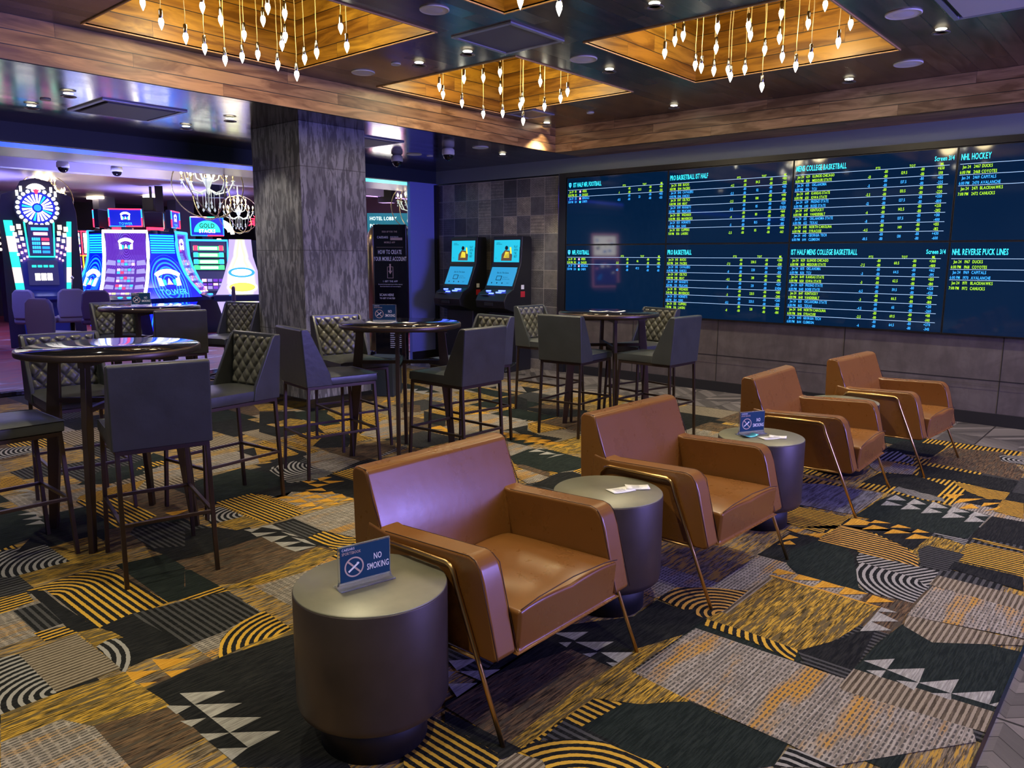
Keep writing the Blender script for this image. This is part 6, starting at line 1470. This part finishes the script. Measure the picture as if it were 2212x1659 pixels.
# ---------------- casino chairs ----------------
M['taupe'] = simple('taupe_vinyl', (.20, .17, .22), .5); M['plumv'] = simple('plum_vinyl', (.06, .035, .08), .45)
def cchair(mat, lb, loc, rz):
    t = thing('casino_chair', lb, 'chair', loc, rz, 'casino floor chairs')
    q = MB(); pr = [(-.22+.02*abs(0), .50)]
    q.prism([(-.19, .62), (.19, .62), (.21, .80), (.19, 1.02), (.13, 1.08), (-.13, 1.08), (-.19, 1.02), (-.21, .80)], 'x', -.27, -.21); b = q.build('backrest', mat, t, bevel=.03, seg=3)
    q = MB(); q.box(-.25, .24, -.22, .22, .54, .64); q.build('seat', mat, t, bevel=.04, seg=3)
    q = MB(); q.lathe([(.24, 0), (.23, .02), (.04, .05), (.035, .54)], 24); q.build('pedestal', M['bronze'], t)
    return t
c0 = cchair(M['taupe'], 'taupe casino chair at left in front of the wheel machine', (-13.6, 4.18, 0), rad(120))
dup(c0, (-13.6, 4.68, 0), rad(165), 'taupe casino chair facing the wheel machine, with its back to us')
dup(c0, (-10.75, 3.50, 0), rad(120), 'taupe casino chair turned sideways on the walkway before the bar tables')
c1 = cchair(M['plumv'], 'dark plum casino chair in front of the blue pod, left of the white framed screen', (-12.9, 4.80, 0), rad(160))
dup(c1, (-12.6, 7.25, 0), rad(60), 'dark casino chair beside the glowing lime cone, left of the column')

# ---------------- casino chandeliers ----------------
M['crystal'] = simple('crystal', (.75, .85, .85), .08, 0, (.75, .85, .72), .22, **{'Specular IOR Level': .4})  # faint emission stands in for candle light caught by the glass
M['ch_gold'] = simple('pale_gold_hoop', (.75, .62, .35), .25, .9)
def chandelier(loc, s, lb):
    t = thing('crystal_chandelier', lb, 'chandelier', loc, group='crystal chandeliers over the casino')
    q = MB(); R_o = .50*s
    for k, (ax, tl) in enumerate(((0, 0), (62, 20), (118, -22))):
        Rm = Matrix.Rotation(rad(ax), 4, 'Z') @ Matrix.Rotation(rad(tl), 4, 'X')
        q.tube([Rm @ Vector((R_o*math.cos(a), 0, R_o*math.sin(a))) for a in [2*PI*i/40 for i in range(40)]], .009*s, 6, 0, True)
    q.build('hoop_frame', M['ch_gold'], t)
    q = MB(); q.tube([(0, 0, 3.7-loc[2]), (0, 0, .3*s)], .008, 6); q.lathe([(.02*s, .38*s), (.05*s, .2*s), (.02*s, .1*s), (.07*s, -.05*s), (.03*s, -.15*s), (.0001, -.18*s)], 12); q.build('stem', M['crystal'], t)
    q = MB(); qb = MB(); qc = MB()
    for ring, (r, z, n_) in enumerate(((.19*s, .26*s, 6), (.36*s, .08*s, 8))):
        for k in range(n_):
            a = 2*PI*(k+.3*ring)/n_; c, s_ = math.cos(a), math.sin(a)
            q.tube([(0, 0, z-.12*s), (r*.4*c, r*.4*s_, z-.20*s), (r*.8*c, r*.8*s_, z-.16*s), (r*c, r*s_, z-.02*s)], .010*s, 6); q.lathe([(.035*s, 0), (.012*s, -.02*s)], 8, (r*c, r*s_, z))
            qc.lathe([(.010*s, 0), (.010*s, .07*s)], 6, (r*c, r*s_, z)); qb.lathe([(.0001, .07*s), (.020*s, .09*s), (.014*s, .12*s), (.0001, .15*s)], 8, (r*c, r*s_, z))
            for d in (.05, .10): q.lathe([(.0001, -d*s-.02*s), (.010*s, -d*s), (.0001, -d*s+.02*s)], 5, (r*c*1.02, r*s_*1.02, z))
    for k in range(12):
        a = 2*PI*k/12; r = (.08+.10*(k % 2))*s; L = (.16+.05*(k % 3))*s; c, s_ = math.cos(a), math.sin(a)
        q.tube([(r*c, r*s_, -.08*s), (r*c, r*s_, -.08*s-L)], .003*s, 4); q.lathe([(.0001, -.05*s), (.018*s, -.02*s), (.0001, .03*s)], 6, (r*c, r*s_, -.08*s-L))
    q.build('crystal_arm', M['crystal'], t); qb.build('candle_bulb', M['g_warm'], t); qc.build('candle_sleeve', M['ch_gold'], t)
    lamp('chandelier_light', 'POINT', (0, 0, .35*s), 14, (1, .85, .35), parent=t, shadow_soft_size=.15); t.children[-1].location = (0, 0, .12*s)
    return t
chandelier((-10.95, 5.75, 2.62), .98, 'crystal chandelier in gold hoops hanging left of the concrete column')
chandelier((-14.8, 8.40, 2.45), .78, 'smaller crystal chandelier behind, touching the left edge of the column')
chandelier((-17.1, 5.6, 2.72), .95, 'crystal chandelier in hoops mostly hidden above the wheel machine')
chandelier((-10.55, 9.45, 2.52), .90, 'hooped crystal chandelier half hidden by the blue wall end')

# ---------------- signs, speakers and lights across the casino ----------------
t = thing('wayfinding_sign', 'teal wayfinding sign reading HOTEL LOBBY, POOL, GRAND/CASINO TOWER', 'sign', (-12.98, 11.20, 2.02), rad(40))
q = MB(); q.box(-.75, .33, 0, .05, 0, .52); q.build('panel', simple('teal_sign', (.01, .12, .14), .4, 0, (.01, .14, .16), .5), t, bevel=.005)
q = MB()
for k, s_ in enumerate(('HOTEL LOBBY', 'POOL', 'GRAND/CASINO TOWER')): q.text(s_, (-.69, -.006, .37-.155*k), (1, 0, 0), (0, 0, 1), .105, 0, .80)
q.build('lettering', glow('sign_letters', (.7, .95, 1), 1.0), t)
for x, y, z, lb in ((-17.3, 7.75, 2.72, 'black box speaker hung from the casino ceiling above the blue pod'), (-13.6, 7.3, 2.80, 'black projector shaped box hung beside the first chandelier'), (-11.9, 9.9, 2.78, 'black hanging spotlight and box right of the column')):
    t = thing('hanging_speaker', lb, 'speaker', (x, y, z), rad(30))
    q = MB(); q.box(-.14, .14, -.12, .12, -.14, .14); q.build('box', M['black'], t, bevel=.01)
    q = MB(); q.box(-.02, .02, -.02, .02, .14, (3.12 if x < -12.1 else 3.7)-z); q.build('bracket', M['black'], t)
t = thing('dark_monitor', 'dark back of a monitor right of the pod topper', 'monitor', (-16.9, 7.75, 2.0), rad(-25))
q = MB(); q.box(-.04, .04, -.36, .36, 0, .55); q.build('panel', M['black'], t, bevel=.01); q = MB(); q.box(-.02, .02, -.08, .08, .55, 1.09); q.build('bracket', M['black'], t)
q = MB(); q.tube([(0, .30*math.cos(a), .30*math.sin(a)) for a in [PI*i/16 for i in range(17)]], .045, 8); q.tube([(0, .22*math.cos(a), .05+.16*math.sin(a)) for a in [PI*i/16 for i in range(17)]], .03, 8)
o = q.build('arched_lamp', M['g_white'], loc=(-17.4, 9.35, 2.12)); o.rotation_euler = (0, 0, rad(-25)); tag(o, 'white glowing arch lamp behind the GOLD STACKS topper', 'lamp')
q = MB()
for k in range(9): a = rad(20*k); q.tube([(0, 0, 0), (0, .20*math.cos(a), .20*math.sin(a)), (0, .26*math.cos(a+.3), .26*math.sin(a+.3))], [.03, .025, .01], 6)
o = q.build('neon_flower', M['g_red'], loc=(-16.3, 9.75, 2.28)); tag(o, 'red neon flower shape beside the column edge', 'neon light')
for k, (x, y, z) in enumerate(((-20.4, 6.9, 3.05), (-21.5, 8.2, 3.05), (-19.8, 8.9, 3.05))):
    o = MB().box(-.25, .25, -.12, .12, 0, .05).build('ceiling_lamp', M['g_warm'], loc=(x, y, z)); tag(o, ['warm casino ceiling lamp, leftmost of three far beyond the pod', 'warm casino ceiling lamp, middle of three far beyond the pod', 'warm casino ceiling lamp nearest the column, far beyond'][k], 'ceiling light', 'far casino ceiling lamps')
o = MB().box(-.03, .03, -.06, .06, -.14, .14).build('wall_sconce', glow('sconce_glow', (1, .45, .25), 4), loc=(-20.5, 11.0, 1.95), bevel=.02); tag(o, 'small glowing sconce between the pod and the gold machine', 'wall lamp')
# pale counters and pillars deep in the hall
for x, y, w_ in ((-21.5, 6.2, .5), (-21.5, 8.4, .4), (-21.0, 10.2, .5)):
    o = MB().box(-w_/2, w_/2, -w_/2, w_/2, 0, 3.1).build('hall_pillar', simple('hall_pillar_paint', (.10, .10, .20), .5), loc=(x, y, 0)); struct(o)
